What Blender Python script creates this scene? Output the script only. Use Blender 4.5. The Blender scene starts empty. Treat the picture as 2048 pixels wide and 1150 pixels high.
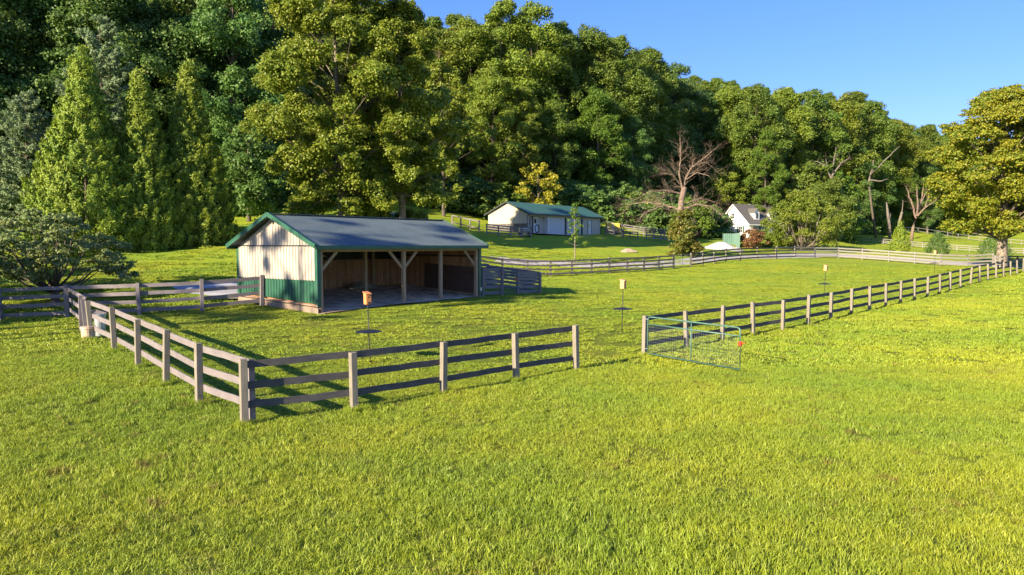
import bpy, bmesh, math, random
import numpy as np
from mathutils import Vector, Matrix

random.seed(7)
sc = bpy.context.scene
COL = sc.collection
R = math.radians

# ------------------------------------------------------------------ camera model
FPX, HC = 1450.0, 3.73            # focal length in photo pixels (2048 wide), eye height
PITCH = math.atan(85 / FPX)
CP, SP = math.cos(PITCH), math.sin(PITCH)

def pix(px, py, d):
    """point seen at photo pixel (px,py), d metres in front (world y)"""
    u, v = (px - 1024) / FPX, (575 - py) / FPX
    t = d / (CP + v * SP)
    return Vector((u * t, d, HC + (-SP + v * CP) * t))

def xof(px, d):
    return pix(px, 490, d).x

# ------------------------------------------------------------------ terrain
A = []
for x, y, z in [(-6,6,0),(0,6,0),(8,6,0),(-20,6,.15),(20,6,0),(32,22,.05),(0,-20,0),(60,22,.2),(-40,-10,.2),(40,-25,0),
                (0,11,0),(8,14,0),(14,18,.0),(28,32,.1),(70,50,.3),(110,80,.6),(60,62,.5),(-30,20,.4),(-45,25,.8),
                (-60,40,2.2),(-85,60,6),(-110,40,8),(-100,90,14),(-60,122,18),(-60,160,31),(-20,142,19),(-20,182,32),
                (20,152,17),(20,192,29),(50,205,21),(50,245,33),(82,217,22),(80,255,30),(109,235,23),(110,275,27),(147,280,24),
                (150,330,26),(190,320,26),(250,330,24),(300,280,18),(220,390,26),(340,390,24),(-140,160,36),(-150,20,10),
                (200,200,3.5),(260,220,5),(130,120,1.2),(200,120,.8),(340,150,2),(-10,-38,0),(-150,-38,2),(350,-38,0)]:
    A.append((x, y, z))
for px, py, d in [(482,858,14.7),(705,822,16.1),(885,787,17.9),(1033,762,19.8),(1154,741,21.5),(1290,713,24.5),(1447,685,28.3),
                  (1568,661,31.4),(1663.5,640.5,35.1),(1741,621,39.1),(1803,607,43.2),(1857,594,47.4),(1902,581.5,51.8),
                  (1959,562.6,58.5),(2007,553.4,65.6),(2045,552,72.8),
                  (391,808,16.3),(325,766,18.1),(270,731,20.0),(224,699,22.1),(180,676,24.6),(158,660,26.8),(131,639,31.5),
                  (277,632,31.8),(402,624,32.8),(522,615,34.5),(-80,650,31.2),
                  (638,628,32),(960,590,40.6),(645,594,35.8),(848,585,42.5),(480,603,36.0),(790,606,36.1),
                  (738,731,22.3),(1247,665,29.8),(1649,600,46),(1870,547,68),(1100,640,32),(1400,590,46),(1200,600,43),
                  (1100,556.2,62),(1183,551.5,64.2),(1254,546.5,66.5),(1318,541.5,69),(1405,531.4,74.3),(1480,521.2,80),
                  (1550,517,88),(1630,516.5,94.5),(1723,521,94.5),(1777,524,92.5),(1829,528,90),(1881,532.5,86.5),(1936,539,81),
                  (1005,560,60),(1100,512,75),(1149,522,69),(1258,505,82),(1055,464,95),(1200,469.6,109),(977,464,99),
                  (1010,480,88),(920,472,82),(1225,472,111),(1330,478,112),(1360,507,85),(1450,499,100),(1478,493,104),
                  (1590,498,105),(1466,472,151),(1520,474,155),(1420,474,140),(1650,474,130),
                  (1684,482.3,178),(1763,488,173),(1822,494,168),(1889,500,163),(1962,504.6,159),(2046,509,155),
                  (1746,463,205),(1800,466,205),(1935,480,214),(2041,489,200),(1700,470,192),(1800,452,232),(1950,460,250),
                  (1750,500,130),(1850,512,115),(2003,521,75),(1930,515,100),(2046,521,92),
                  (300,505,55),(430,490,60),(480,480,64),(60,570,42),(150,520,50),(20,482,60),(-80,500,56),(400,545,45),(470,560,41),
                  (700,438,74),(805,438,78),(600,455,70),(900,440,97),(100,470,75),(450,442,86),(1000,440,112),(1150,442,116),
                  (1300,456,126),(1450,452,166),(1600,453,182),(1700,456,190),(1380,462,140),(880,520,60),(700,480,58)]:
    p = pix(px, py, d); A.append((p.x, p.y, p.z))
A = np.array(A)
GX0, GY0, GS = -170.0, -44.0, 2.0
gx = np.arange(GX0, 372, GS); gy = np.arange(GY0, 412, GS)
def _rbf():
    P = A[:, :2]; D = np.linalg.norm(P[:, None] - P[None], axis=2)
    n = len(P)
    M = np.zeros((n + 1, n + 1)); M[:n, :n] = D - np.eye(n) * .35; M[:n, n] = 1; M[n, :n] = 1
    w = np.linalg.solve(M, np.append(A[:, 2], 0))
    X, Y = np.meshgrid(gx, gy)
    Z = np.full(X.shape, w[n])
    for i in range(n):
        Z += w[i] * np.hypot(X - P[i, 0], Y - P[i, 1])
    for _ in range(2):
        Q = np.pad(Z, 1, mode='edge')
        Z = (Q[1:-1, 1:-1] * 4 + (Q[:-2, 1:-1] + Q[2:, 1:-1] + Q[1:-1, :-2] + Q[1:-1, 2:]) * 2
             + Q[:-2, :-2] + Q[2:, 2:] + Q[:-2, 2:] + Q[2:, :-2]) / 16
    return Z
TZ = _rbf()
def T(x, y):
    fx = np.clip((np.asarray(x, float) - GX0) / GS, 0, len(gx) - 1.001)
    fy = np.clip((np.asarray(y, float) - GY0) / GS, 0, len(gy) - 1.001)
    i = fx.astype(int); j = fy.astype(int); a = fx - i; b = fy - j
    return (TZ[j, i] * (1 - a) + TZ[j, i + 1] * a) * (1 - b) + (TZ[j + 1, i] * (1 - a) + TZ[j + 1, i + 1] * a) * b
def g(x, y): return float(T(x, y))
def at(px, d):
    """ground point under photo column px at distance d"""
    x = (px - 1024) / FPX * d          # good to a few cm at this small pitch
    return Vector((x, d, g(x, d)))

# ------------------------------------------------------------------ materials
def nmat(name):
    m = bpy.data.materials.new(name); m.use_nodes = True
    nt = m.node_tree; nt.nodes.clear()
    out = nt.nodes.new('ShaderNodeOutputMaterial')
    b = nt.nodes.new('ShaderNodeBsdfPrincipled'); nt.links.new(b.outputs[0], out.inputs[0])
    return m, nt, b, out
def nd(nt, t, ins=None, **kw):
    n = nt.nodes.new(t)
    for k, v in kw.items(): setattr(n, k, v)
    for k, v in (ins or {}).items():
        s = n.inputs[k]
        if hasattr(v, 'is_linked'): nt.links.new(v, s)
        else: s.default_value = v
    return n
def c4(c): return (c[0], c[1], c[2], 1)
def mixc(nt, f, a, b, blend='MIX'):
    n = nt.nodes.new('ShaderNodeMix'); n.data_type = 'RGBA'; n.blend_type = blend
    for s, v in ((n.inputs[0], f), (n.inputs[6], a), (n.inputs[7], b)):
        if hasattr(v, 'is_linked'): nt.links.new(v, s)
        else: s.default_value = v if not isinstance(v, tuple) or len(v) == 4 else c4(v)
    return n.outputs[2]
def rng_map(nt, v, a, b, c=0., d=1.):
    n = nd(nt, 'ShaderNodeMapRange', {0: v, 1: a, 2: b, 3: c, 4: d}); return n.outputs[0]
def noise(nt, vec, scale, detail=3., rough=.55):
    return nd(nt, 'ShaderNodeTexNoise', {'Vector': vec, 'Scale': scale, 'Detail': detail, 'Roughness': rough}).outputs[0]
def bump(nt, b, h, strength, dist=.02):
    n = nd(nt, 'ShaderNodeBump', {'Height': h, 'Strength': strength, 'Distance': dist})
    nt.links.new(n.outputs[0], b.inputs['Normal'])

def plain(name, col, rough=.6, var=.12, scale=3., metal=0., bmp=0.):
    m, nt, b, _ = nmat(name)
    pos = nd(nt, 'ShaderNodeTexCoord').outputs['Object']
    f = noise(nt, pos, scale, 4)
    dk = tuple(c * (1 - var * 2) for c in col); lt = tuple(min(1, c * (1 + var)) for c in col)
    nt.links.new(mixc(nt, rng_map(nt, f, .3, .7), dk, lt), b.inputs['Base Color'])
    b.inputs['Roughness'].default_value = rough; b.inputs['Metallic'].default_value = metal
    if bmp: bump(nt, b, noise(nt, pos, scale * 12, 3), bmp)
    return m

def wood(name, c1, c2, c3, streak=1., rough=.85):
    """weathered board: UV u runs along the grain in metres"""
    m, nt, b, _ = nmat(name)
    uv = nd(nt, 'ShaderNodeTexCoord').outputs['UV']
    oi = nd(nt, 'ShaderNodeObjectInfo').outputs['Random']
    rpi = nd(nt, 'ShaderNodeNewGeometry').outputs['Random Per Island']
    sh = nd(nt, 'ShaderNodeVectorMath', {0: uv, 1: (1.3, 34., 1)}, operation='MULTIPLY').outputs[0]
    off = nd(nt, 'ShaderNodeCombineXYZ', {0: nd(nt, 'ShaderNodeMath', {0: oi, 1: 91.}, operation='MULTIPLY').outputs[0],
                                          1: nd(nt, 'ShaderNodeMath', {0: rpi, 1: 57.}, operation='MULTIPLY').outputs[0]}).outputs[0]
    v = nd(nt, 'ShaderNodeVectorMath', {0: sh, 1: off}, operation='ADD').outputs[0]
    grain = noise(nt, v, 1.6, 6, .7)
    v2 = nd(nt, 'ShaderNodeVectorMath', {0: uv, 1: (1., 1.6, 1)}, operation='MULTIPLY').outputs[0]
    v2 = nd(nt, 'ShaderNodeVectorMath', {0: v2, 1: off}, operation='ADD').outputs[0]
    blot = noise(nt, v2, 2.6, 4, .65)
    col = mixc(nt, rng_map(nt, blot, .35, .68), c1, c2)
    col = mixc(nt, rng_map(nt, grain, .48, .8, 0, .75 * streak), col, c3)
    col = mixc(nt, rng_map(nt, oi, 0, 1, 0, .35), col, tuple(c * .6 for c in c2))
    col = mixc(nt, rng_map(nt, rpi, .3, 1, 0, .6), col, tuple(c * .55 for c in c1))
    nt.links.new(col, b.inputs['Base Color']); b.inputs['Roughness'].default_value = rough
    b.inputs['Specular IOR Level'].default_value = .25
    bump(nt, b, grain, .5, .008)
    return m

M = {}
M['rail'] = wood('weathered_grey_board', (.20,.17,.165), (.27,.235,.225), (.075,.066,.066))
M['rail_dark'] = wood('dark_board', (.080,.073,.072), (.145,.130,.122), (.038,.035,.036))  # the grey board in a darker tone
M['post'] = wood('weathered_post', (.195,.17,.13), (.275,.24,.18), (.08,.07,.055))
M['pale_rail'] = wood('pale_board', (.25,.225,.20), (.33,.30,.265), (.15,.135,.12))  # paler tone; on the far paddock fence it paints in sunlight
M['beam'] = wood('barn_timber', (.33,.215,.12), (.44,.31,.19), (.15,.09,.05))
M['barn_board'] = wood('barn_board', (.43,.20,.085), (.58,.33,.17), (.19,.085,.04))
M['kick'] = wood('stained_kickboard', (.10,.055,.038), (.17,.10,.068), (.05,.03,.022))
M['sill'] = wood('skirt_board', (.27,.20,.14), (.37,.29,.22), (.13,.09,.065))

def metalsheet(name, col, rough=.42, spec=.4, var=.1, grime=.55):
    m, nt, b, _ = nmat(name)
    pos = nd(nt, 'ShaderNodeTexCoord').outputs['Object']
    st = nd(nt, 'ShaderNodeVectorMath', {0: pos, 1: (1.2, 1.2, .25)}, operation='MULTIPLY').outputs[0]
    f = noise(nt, st, 1.4, 5, .6)
    nt.links.new(mixc(nt, rng_map(nt, f, .3, .75), tuple(c * (1 + var) for c in col), tuple(c * (1 - var * 1.6) for c in col)), b.inputs['Base Color'])
    nt.links.new(rng_map(nt, f, .3, .7, rough - .06, rough + .12), b.inputs['Roughness'])
    b.inputs['Specular IOR Level'].default_value = spec
    g1 = nd(nt, 'ShaderNodeVectorMath', {0: pos, 1: (5., 5., .35)}, operation='MULTIPLY').outputs[0]
    gr_ = noise(nt, g1, 1.1, 6, .7)
    base_ = b.inputs['Base Color'].links[0].from_socket
    nt.links.new(mixc(nt, rng_map(nt, gr_, .52, .82, 0, grime), base_, tuple(c * .45 + .01 for c in col)), b.inputs['Base Color'])
    return m
M['cream'] = metalsheet('cream_siding', (.43,.375,.30), .5)
M['green'] = metalsheet('green_siding', (.028,.100,.060), .42)
M['roof'] = metalsheet('slate_metal_roof', (.078,.100,.100), .42, .45)
M['roof_teal'] = metalsheet('teal_metal_roof', (.042,.115,.098), .4, .5)
M['garage_wall'] = metalsheet('garage_siding', (.47,.42,.33), .55)
M['garage_door'] = plain('garage_door_paint', (.52,.51,.49), .5, .04)
M['white'] = plain('white_paint', (.64,.62,.57), .55, .05)
M['trim_dark'] = plain('dark_trim', (.03,.035,.035), .5, .1)
M['shingle'] = plain('asphalt_shingle', (.115,.105,.09), .9, .22, 9, bmp=.3)
M['glass'] = plain('window_glass', (.03,.035,.04), .08, .1)
M['shutter'] = plain('green_shutter', (.02,.075,.045), .6, .1)
M['stone'] = plain('stone_base', (.13,.115,.105), .9, .35, 5, bmp=.6)
M['gravel_white'] = plain('crushed_stone', (.50,.48,.44), .95, .16, 9, bmp=.8)
M['gravel_grey'] = plain('grey_gravel', (.34,.315,.29), .95, .2, 9, bmp=.8)
M['drive'] = plain('drive_gravel', (.40,.36,.33), .95, .18, 3., bmp=.5)
M['dirt'] = plain('barn_floor_dirt', (.60,.41,.26), .95, .3, 1.7, bmp=.6)
M['tube_green'] = plain('green_gate_tube', (.085,.175,.13), .4, .14, 6)
M['wire'] = plain('galvanised_wire', (.42,.46,.44), .45, .1, metal=.4)
M['red'] = plain('red_latch', (.62,.045,.02), .45, .08)
M['black'] = plain('black_metal', (.012,.012,.015), .5, .1)
M['iron'] = plain('dark_pole', (.035,.028,.024), .55, .1)
M['cedar_box'] = plain('nest_box_wood', (.60,.22,.07), .75, .12, 14)
M['cedar_box_pale'] = plain('nest_box_wood_pale', (.60,.30,.13), .75, .12, 14)
M['yellow'] = plain('yellow_plastic', (.72,.47,.06), .5, .1)
M['tan'] = plain('tan_plastic', (.50,.37,.25), .6, .14, 6)
M['galv'] = plain('galvanised_metal', (.45,.48,.48), .4, .12, 6, metal=.6)
M['vinyl'] = plain('white_clapboard', (.80,.78,.73), .6, .03)
M['rubber'] = plain('black_rubber', (.012,.012,.012), .8, .1)
M['rock'] = plain('brown_rock', (.36,.27,.18), .9, .25, 4, bmp=.6)
M['bark'] = plain('grey_brown_bark', (.115,.088,.065), .95, .3, 5, bmp=.8)
M['bark_pale'] = plain('pale_bark', (.225,.18,.135), .95, .28, 4, bmp=.8)
M['bark_dead'] = plain('bare_dead_wood', (.20,.14,.10), .9, .25, 3, bmp=.6)
M['bark_grey'] = plain('bleached_snag_wood', (.17,.14,.11), .9, .22, 3, bmp=.6)
M['tarp'] = plain('grey_gravel_pad', (.33,.32,.31), .9, .12, 2, bmp=.5)
M['hay'] = plain('old_hay', (.40,.33,.20), .95, .25, 9, bmp=.8)

# grass colour shared by turf and blades, driven by world position only
def grass_nodes(nt, blade):
    geo = nd(nt, 'ShaderNodeNewGeometry')
    pos = nd(nt, 'ShaderNodeVectorMath', {0: geo.outputs['Position'], 1: (1, 1, 0)}, operation='MULTIPLY').outputs[0]
    n1 = noise(nt, pos, .16, 4, .6); n2 = noise(nt, pos, .9, 4, .65); n3 = noise(nt, pos, .45, 5, .7)
    st = nd(nt, 'ShaderNodeMapping', {'Vector': pos, 'Rotation': (0, 0, R(-40)), 'Scale': (.10, .75, 1)}).outputs[0]
    mow = noise(nt, st, 1.0, 3, .5)
    yel, grn, deep, dry = (.385,.415,.026), (.25,.355,.026), (.115,.20,.018), (.37,.24,.08)
    col = mixc(nt, rng_map(nt, n1, .36, .64), yel, grn)
    col = mixc(nt, rng_map(nt, n2, .50, .74, 0, .42), col, deep)
    col = mixc(nt, rng_map(nt, mow, .5, .72, 0, .34), col, deep)
    col = mixc(nt, rng_map(nt, n3, .62, .76, 0, .75), col, dry)
    n4 = noise(nt, pos, 1.7, 4, .7); n5 = noise(nt, pos, .22, 2, .5)
    col = mixc(nt, nd(nt, 'ShaderNodeMath', {0: rng_map(nt, n4, .57, .68, 0, .9), 1: rng_map(nt, n5, .44, .60)}, operation='MULTIPLY').outputs[0], col, (.27, .15, .06))
    return geo, pos, col
def grass_mat(name, blade):
    m, nt, b, out = nmat(name)
    geo, pos, col = grass_nodes(nt, blade)
    if blade:
        r = geo.outputs['Random Per Island']
        col = mixc(nt, rng_map(nt, r, .0, .4, .65, 0), col, (.07,.135,.014))
        col = mixc(nt, rng_map(nt, r, .78, 1., 0, .6), col, (.50,.52,.11))
        b.inputs['Roughness'].default_value = .5; b.inputs['Specular IOR Level'].default_value = .3
        tr = nd(nt, 'ShaderNodeBsdfTranslucent', {'Color': col})
        ms = nd(nt, 'ShaderNodeMixShader', {0: .28, 1: b.outputs[0], 2: tr.outputs[0]})
        nt.links.new(ms.outputs[0], out.inputs[0])
    else:
        f = noise(nt, pos, 9., 5, .75); f2 = noise(nt, pos, 2.2, 4, .7)
        col = mixc(nt, rng_map(nt, f, .42, .7, 0, .55), col, (.06,.10,.012))
        col = mixc(nt, rng_map(nt, f2, .5, .75, 0, .45), col, (.07,.11,.014))
        # near turf darkened: shade in the gaps between blades painted into the thatch colour
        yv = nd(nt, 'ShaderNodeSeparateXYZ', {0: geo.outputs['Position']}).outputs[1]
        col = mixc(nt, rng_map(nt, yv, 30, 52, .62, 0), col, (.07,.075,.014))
        h = nd(nt, 'ShaderNodeMath', {0: f, 1: nd(nt, 'ShaderNodeMath', {0: f2, 1: 1.6}, operation='MULTIPLY').outputs[0]}, operation='ADD').outputs[0]
        bump(nt, b, h, .75, .10)
        b.inputs['Roughness'].default_value = .9; b.inputs['Specular IOR Level'].default_value = .1
    nt.links.new(col, b.inputs['Base Color'])
    return m
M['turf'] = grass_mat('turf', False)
M['blade'] = grass_mat('grass_blade', True)

def leaf_mat(name, a, b_, c, trans=.42, hue=.5, rough=.5, spec=.35, nscale=.35):
    """three leaf colours: per leaf, per clump and per tree variation"""
    m, nt, b, out = nmat(name)
    geo = nd(nt, 'ShaderNodeNewGeometry'); rpi = geo.outputs['Random Per Island']
    oi = nd(nt, 'ShaderNodeObjectInfo').outputs['Random']
    pos = nd(nt, 'ShaderNodeTexCoord').outputs['Object']
    cl = noise(nt, pos, nscale, 3, .6)
    col = mixc(nt, rng_map(nt, cl, .38, .62), a, b_)
    col = mixc(nt, rng_map(nt, rpi, .6, 1., 0, .8), col, c)
    col = mixc(nt, rng_map(nt, rpi, .0, .4, .45, 0), col, tuple(v * .6 for v in a))
    hsv = nd(nt, 'ShaderNodeHueSaturation', {'Hue': rng_map(nt, oi, 0, 1, .5 - .018 * hue, .5 + .018 * hue), 'Saturation': 1.,
             'Value': rng_map(nt, oi, 0, 1, 1 - .22 * hue, 1 + .18 * hue), 'Color': col})
    col = hsv.outputs[0]
    nt.links.new(col, b.inputs['Base Color'])
    b.inputs['Roughness'].default_value = rough; b.inputs['Specular IOR Level'].default_value = spec
    tr = nd(nt, 'ShaderNodeBsdfTranslucent', {'Color': col})
    ms = nd(nt, 'ShaderNodeMixShader', {0: trans, 1: b.outputs[0], 2: tr.outputs[0]})
    nt.links.new(ms.outputs[0], out.inputs[0])
    return m
L = {}
L['olive']  = leaf_mat('olive_leaves', (.165,.240,.027), (.225,.280,.030), (.34,.36,.05))
L['syc']    = leaf_mat('yellow_olive_leaves', (.180,.250,.024), (.230,.280,.028), (.36,.37,.05), hue=.2)
L['mid']    = leaf_mat('mid_green_leaves', (.115,.200,.030), (.170,.245,.032), (.25,.30,.045))
L['deep']   = leaf_mat('deep_green_leaves', (.105,.210,.048), (.145,.245,.055), (.21,.29,.06))
L['bright'] = leaf_mat('bright_green_leaves', (.105,.205,.024), (.145,.240,.026), (.22,.29,.04), hue=.3)
L['yellow'] = leaf_mat('yellow_leaves', (.34,.33,.026), (.42,.39,.032), (.50,.45,.06), hue=.1)
L['maple']  = leaf_mat('turning_maple_leaves', (.180,.255,.026), (.29,.305,.026), (.46,.37,.03), hue=.1, nscale=.22)
L['cedar']  = leaf_mat('arborvitae_sprays', (.165,.255,.022), (.235,.300,.024), (.32,.36,.03), trans=.2, hue=.3, rough=.6)
L['pine']   = leaf_mat('blue_green_needles', (.20,.285,.125), (.25,.335,.15), (.33,.40,.19), trans=.15, hue=.3, rough=.6)
L['dog']    = leaf_mat('dull_dogwood_leaves', (.21,.29,.085), (.26,.29,.09), (.34,.36,.14), hue=.2)
L['red']    = leaf_mat('red_brown_leaves', (0.27, 0.128, 0.061), (0.203, 0.149, 0.047), (0.405, 0.203, 0.108), hue=.1)
L['ivy']    = leaf_mat('ivy_leaves', (.14,.18,.03), (.20,.18,.032), (.30,.23,.045), hue=.1)
# ------------------------------------------------------------------ mesh builder
class MB:
    def __init__(s): s.v, s.f, s.uv = [], [], []
    def add(s, vs, fs, uvs=None):
        o = len(s.v); s.v += [tuple(p) for p in vs]
        for k, f in enumerate(fs):
            s.f.append([o + i for i in f]); s.uv.append(uvs[k] if uvs else [(0., 0.)] * len(f))
    def beam(s, p0, p1, w, h, up=(0, 0, 1), seg=1, jit=0.):
        """board from p0 to p1, w across, h along 'up'; uv u runs along it"""
        p0, p1 = Vector(p0), Vector(p1); d = (p1 - p0); Ln = d.length; d.normalize()
        side = d.cross(Vector(up)).normalized(); u = side.cross(d).normalized()
        vs, fs, uv = [], [], []
        for k in range(seg + 1):
            c = p0 + d * (Ln * k / seg)
            if 0 < k < seg and jit: c = c + u * random.uniform(-jit, jit) + side * random.uniform(-jit, jit) * .6
            for a, b in ((-1, -1), (1, -1), (1, 1), (-1, 1)): vs.append(c + side * (a * w / 2) + u * (b * h / 2))
        ws = (0, w, w + h, 2 * w + h, 2 * w + 2 * h)
        for k in range(seg):
            u0, u1 = Ln * k / seg, Ln * (k + 1) / seg
            for q in range(4):
                i, j = k * 4 + q, k * 4 + (q + 1) % 4
                fs.append((i, j, j + 4, i + 4)); uv.append([(u0, ws[q]), (u0, ws[q + 1]), (u1, ws[q + 1]), (u1, ws[q])])
        e = seg * 4
        fs.append((3, 2, 1, 0)); uv.append([(0, h), (.04, h), (.04, 0), (0, 0)])
        fs.append((e, e + 1, e + 2, e + 3)); uv.append([(0, 0), (.04, 0), (.04, h), (0, h)])
        s.add(vs, fs, uv)
    def box(s, c, sx, sy, sz, ax=(1, 0, 0)):
        ax = Vector(ax).normalized(); ay = Vector((-ax.y, ax.x, 0)).normalized()
        c = Vector(c); h = Vector((0, 0, sz / 2))
        w = ax * (sx / 2)
        s.beam(c - w, c + w, sy, sz)
    def tube(s, pts, rad, n=8, cap=True):
        pts = [Vector(p) for p in pts]; o = len(s.v); ref = Vector((.31, .22, .93))
        for k, p in enumerate(pts):
            t = (pts[min(k + 1, len(pts) - 1)] - pts[max(k - 1, 0)])
            if t.length < 1e-6: t = Vector((0, 0, 1))
            t.normalize(); r_ = Vector((1, 0, 0)) if abs(t.z) > .97 else Vector((0, 0, 1))
            a = t.cross(r_).normalized(); b = t.cross(a)
            r = rad[k] if hasattr(rad, '__len__') else rad
            for q in range(n):
                th = 2 * math.pi * q / n; s.v.append(tuple(p + a * (r * math.cos(th)) + b * (r * math.sin(th))))
        for k in range(len(pts) - 1):
            for q in range(n):
                i, j = o + k * n + q, o + k * n + (q + 1) % n
                s.f.append([i, i + n, j + n, j]); s.uv.append([(0., 0.)] * 4)
        if cap:
            s.f.append([o + q for q in range(n)]); s.uv.append([(0., 0.)] * n)
            e = o + (len(pts) - 1) * n; s.f.append([e + n - 1 - q for q in range(n)]); s.uv.append([(0., 0.)] * n)
    def poly(s, pts, thick=None):
        """flat polygon, optionally extruded by vector thick"""
        n = len(pts); pts = [Vector(p) for p in pts]
        if thick is None: s.add(pts, [tuple(range(n))]); return
        t = Vector(thick)
        s.add(pts + [p + t for p in pts], [tuple(range(n - 1, -1, -1)), tuple(range(n, 2 * n))] +
              [(i, (i + 1) % n, n + (i + 1) % n, n + i) for i in range(n)])
    def build(s, name, mat, parent=None, smooth=False, origin=None, bevel=0.):
        o = Vector(origin) if origin is not None else (wloc(parent) if parent else Vector((0, 0, 0)))
        me = bpy.data.meshes.new(name)
        me.from_pydata([(p[0] - o.x, p[1] - o.y, p[2] - o.z) for p in s.v], [], s.f)
        uvl = me.uv_layers.new(name='UVMap')
        flat = [c for f in s.uv for p in f for c in p]
        uvl.data.foreach_set('uv', flat)
        me.materials.append(mat); me.update()
        bm = bmesh.new(); bm.from_mesh(me); bmesh.ops.recalc_face_normals(bm, faces=bm.faces); bm.to_mesh(me); bm.free()
        if smooth: me.polygons.foreach_set('use_smooth', [True] * len(me.polygons))
        ob = bpy.data.objects.new(name, me); COL.objects.link(ob)
        if parent: ob.parent = parent
        elif origin is not None: ob.location = o
        if bevel:
            b = ob.modifiers.new('edge', 'BEVEL'); b.width = bevel; b.segments = 2; b.limit_method = 'ANGLE'
        return ob

def wloc(o):
    p = Vector((0, 0, 0))
    while o is not None: p = p + o.location; o = o.parent
    return p
def tag(o, label=None, cat=None, group=None, kind=None):
    for k, v in (('label', label), ('category', cat), ('group', group), ('kind', kind)):
        if v: o[k] = v
    return o
def thing(name, loc, label, cat, group=None):
    o = bpy.data.objects.new(name, None); COL.objects.link(o); o.location = loc; o.empty_display_size = .3
    return tag(o, label, cat, group)
def np_mesh(name, V, F, mat, smooth=False):
    me = bpy.data.meshes.new(name); k = F.shape[1]
    me.vertices.add(len(V)); me.vertices.foreach_set('co', np.ascontiguousarray(V, np.float32).ravel())
    me.loops.add(F.size); me.loops.foreach_set('vertex_index', np.ascontiguousarray(F, np.int32).ravel())
    me.polygons.add(len(F)); me.polygons.foreach_set('loop_start', np.arange(0, F.size, k, dtype=np.int32))
    me.polygons.foreach_set('loop_total', np.full(len(F), k, np.int32))
    if smooth: me.polygons.foreach_set('use_smooth', np.ones(len(F), bool))
    me.materials.append(mat); me.update(calc_edges=True); return me

# ------------------------------------------------------------------ ground
def axis(a, b, step, lo, hi):
    v = list(np.arange(a, b + 1e-6, step)); s = step
    x = a
    while x > lo: s *= 1.18; x -= s; v.insert(0, x)
    x, s = b, step
    while x < hi: s *= 1.18; x += s; v.append(x)
    return np.array(v)
xs = axis(-60, 100, 1.0, -1800, 2000); ys = axis(-10, 150, 1.0, -700, 2400)
X, Y = np.meshgrid(xs, ys); Z = T(X, Y)
nx, ny = len(xs), len(ys); idx = np.arange(nx * ny).reshape(ny, nx)
Fq = np.stack([idx[:-1, :-1], idx[:-1, 1:], idx[1:, 1:], idx[1:, :-1]], -1).reshape(-1, 4)
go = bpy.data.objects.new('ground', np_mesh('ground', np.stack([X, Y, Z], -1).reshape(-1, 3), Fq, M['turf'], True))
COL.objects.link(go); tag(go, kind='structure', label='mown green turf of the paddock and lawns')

def ribbon(name, pts, w, mat, label, off=.04, wig=.12):
    """strip of ground cover draped on the terrain along pts [(x,y)]"""
    P = []
    for (x0, y0), (x1, y1) in zip(pts[:-1], pts[1:]):
        n = max(2, int(math.hypot(x1 - x0, y1 - y0) / .8))
        P += [(x0 + (x1 - x0) * k / n, y0 + (y1 - y0) * k / n) for k in range(n)]
    P.append(pts[-1]); P = np.array(P, float)
    for _ in range(3): P[1:-1] = (P[:-2] + P[1:-1] * 2 + P[2:]) / 4
    t = np.gradient(P, axis=0); t /= np.linalg.norm(t, axis=1)[:, None]; nrm = np.stack([-t[:, 1], t[:, 0]], 1)
    K = 7; rr = np.random.RandomState(3); rows = []
    ww = w if np.ndim(w) else np.full(len(P), w); ww = np.interp(np.linspace(0, 1, len(P)), np.linspace(0, 1, len(ww)), ww)
    el = rr.randn(len(P)) * wig; er = rr.randn(len(P)) * wig
    for k in range(K):
        f = k / (K - 1); s_ = (f - .5) * ww + el * (1 - f) + er * f
        q = P + nrm * s_[:, None]; h = off - (.07 if k in (0, K - 1) else 0)
        rows.append(np.column_stack([q, T(q[:, 0], q[:, 1]) + h]))
    V = np.stack(rows, 1).reshape(-1, 3); n = len(P); ix = np.arange(n * K).reshape(n, K)
    F = np.stack([ix[:-1, :-1], ix[1:, :-1], ix[1:, 1:], ix[:-1, 1:]], -1).reshape(-1, 4)
    o = bpy.data.objects.new(name, np_mesh(name, V, F, mat, True)); COL.objects.link(o)
    tag(o, label, kind='structure'); return o

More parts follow.
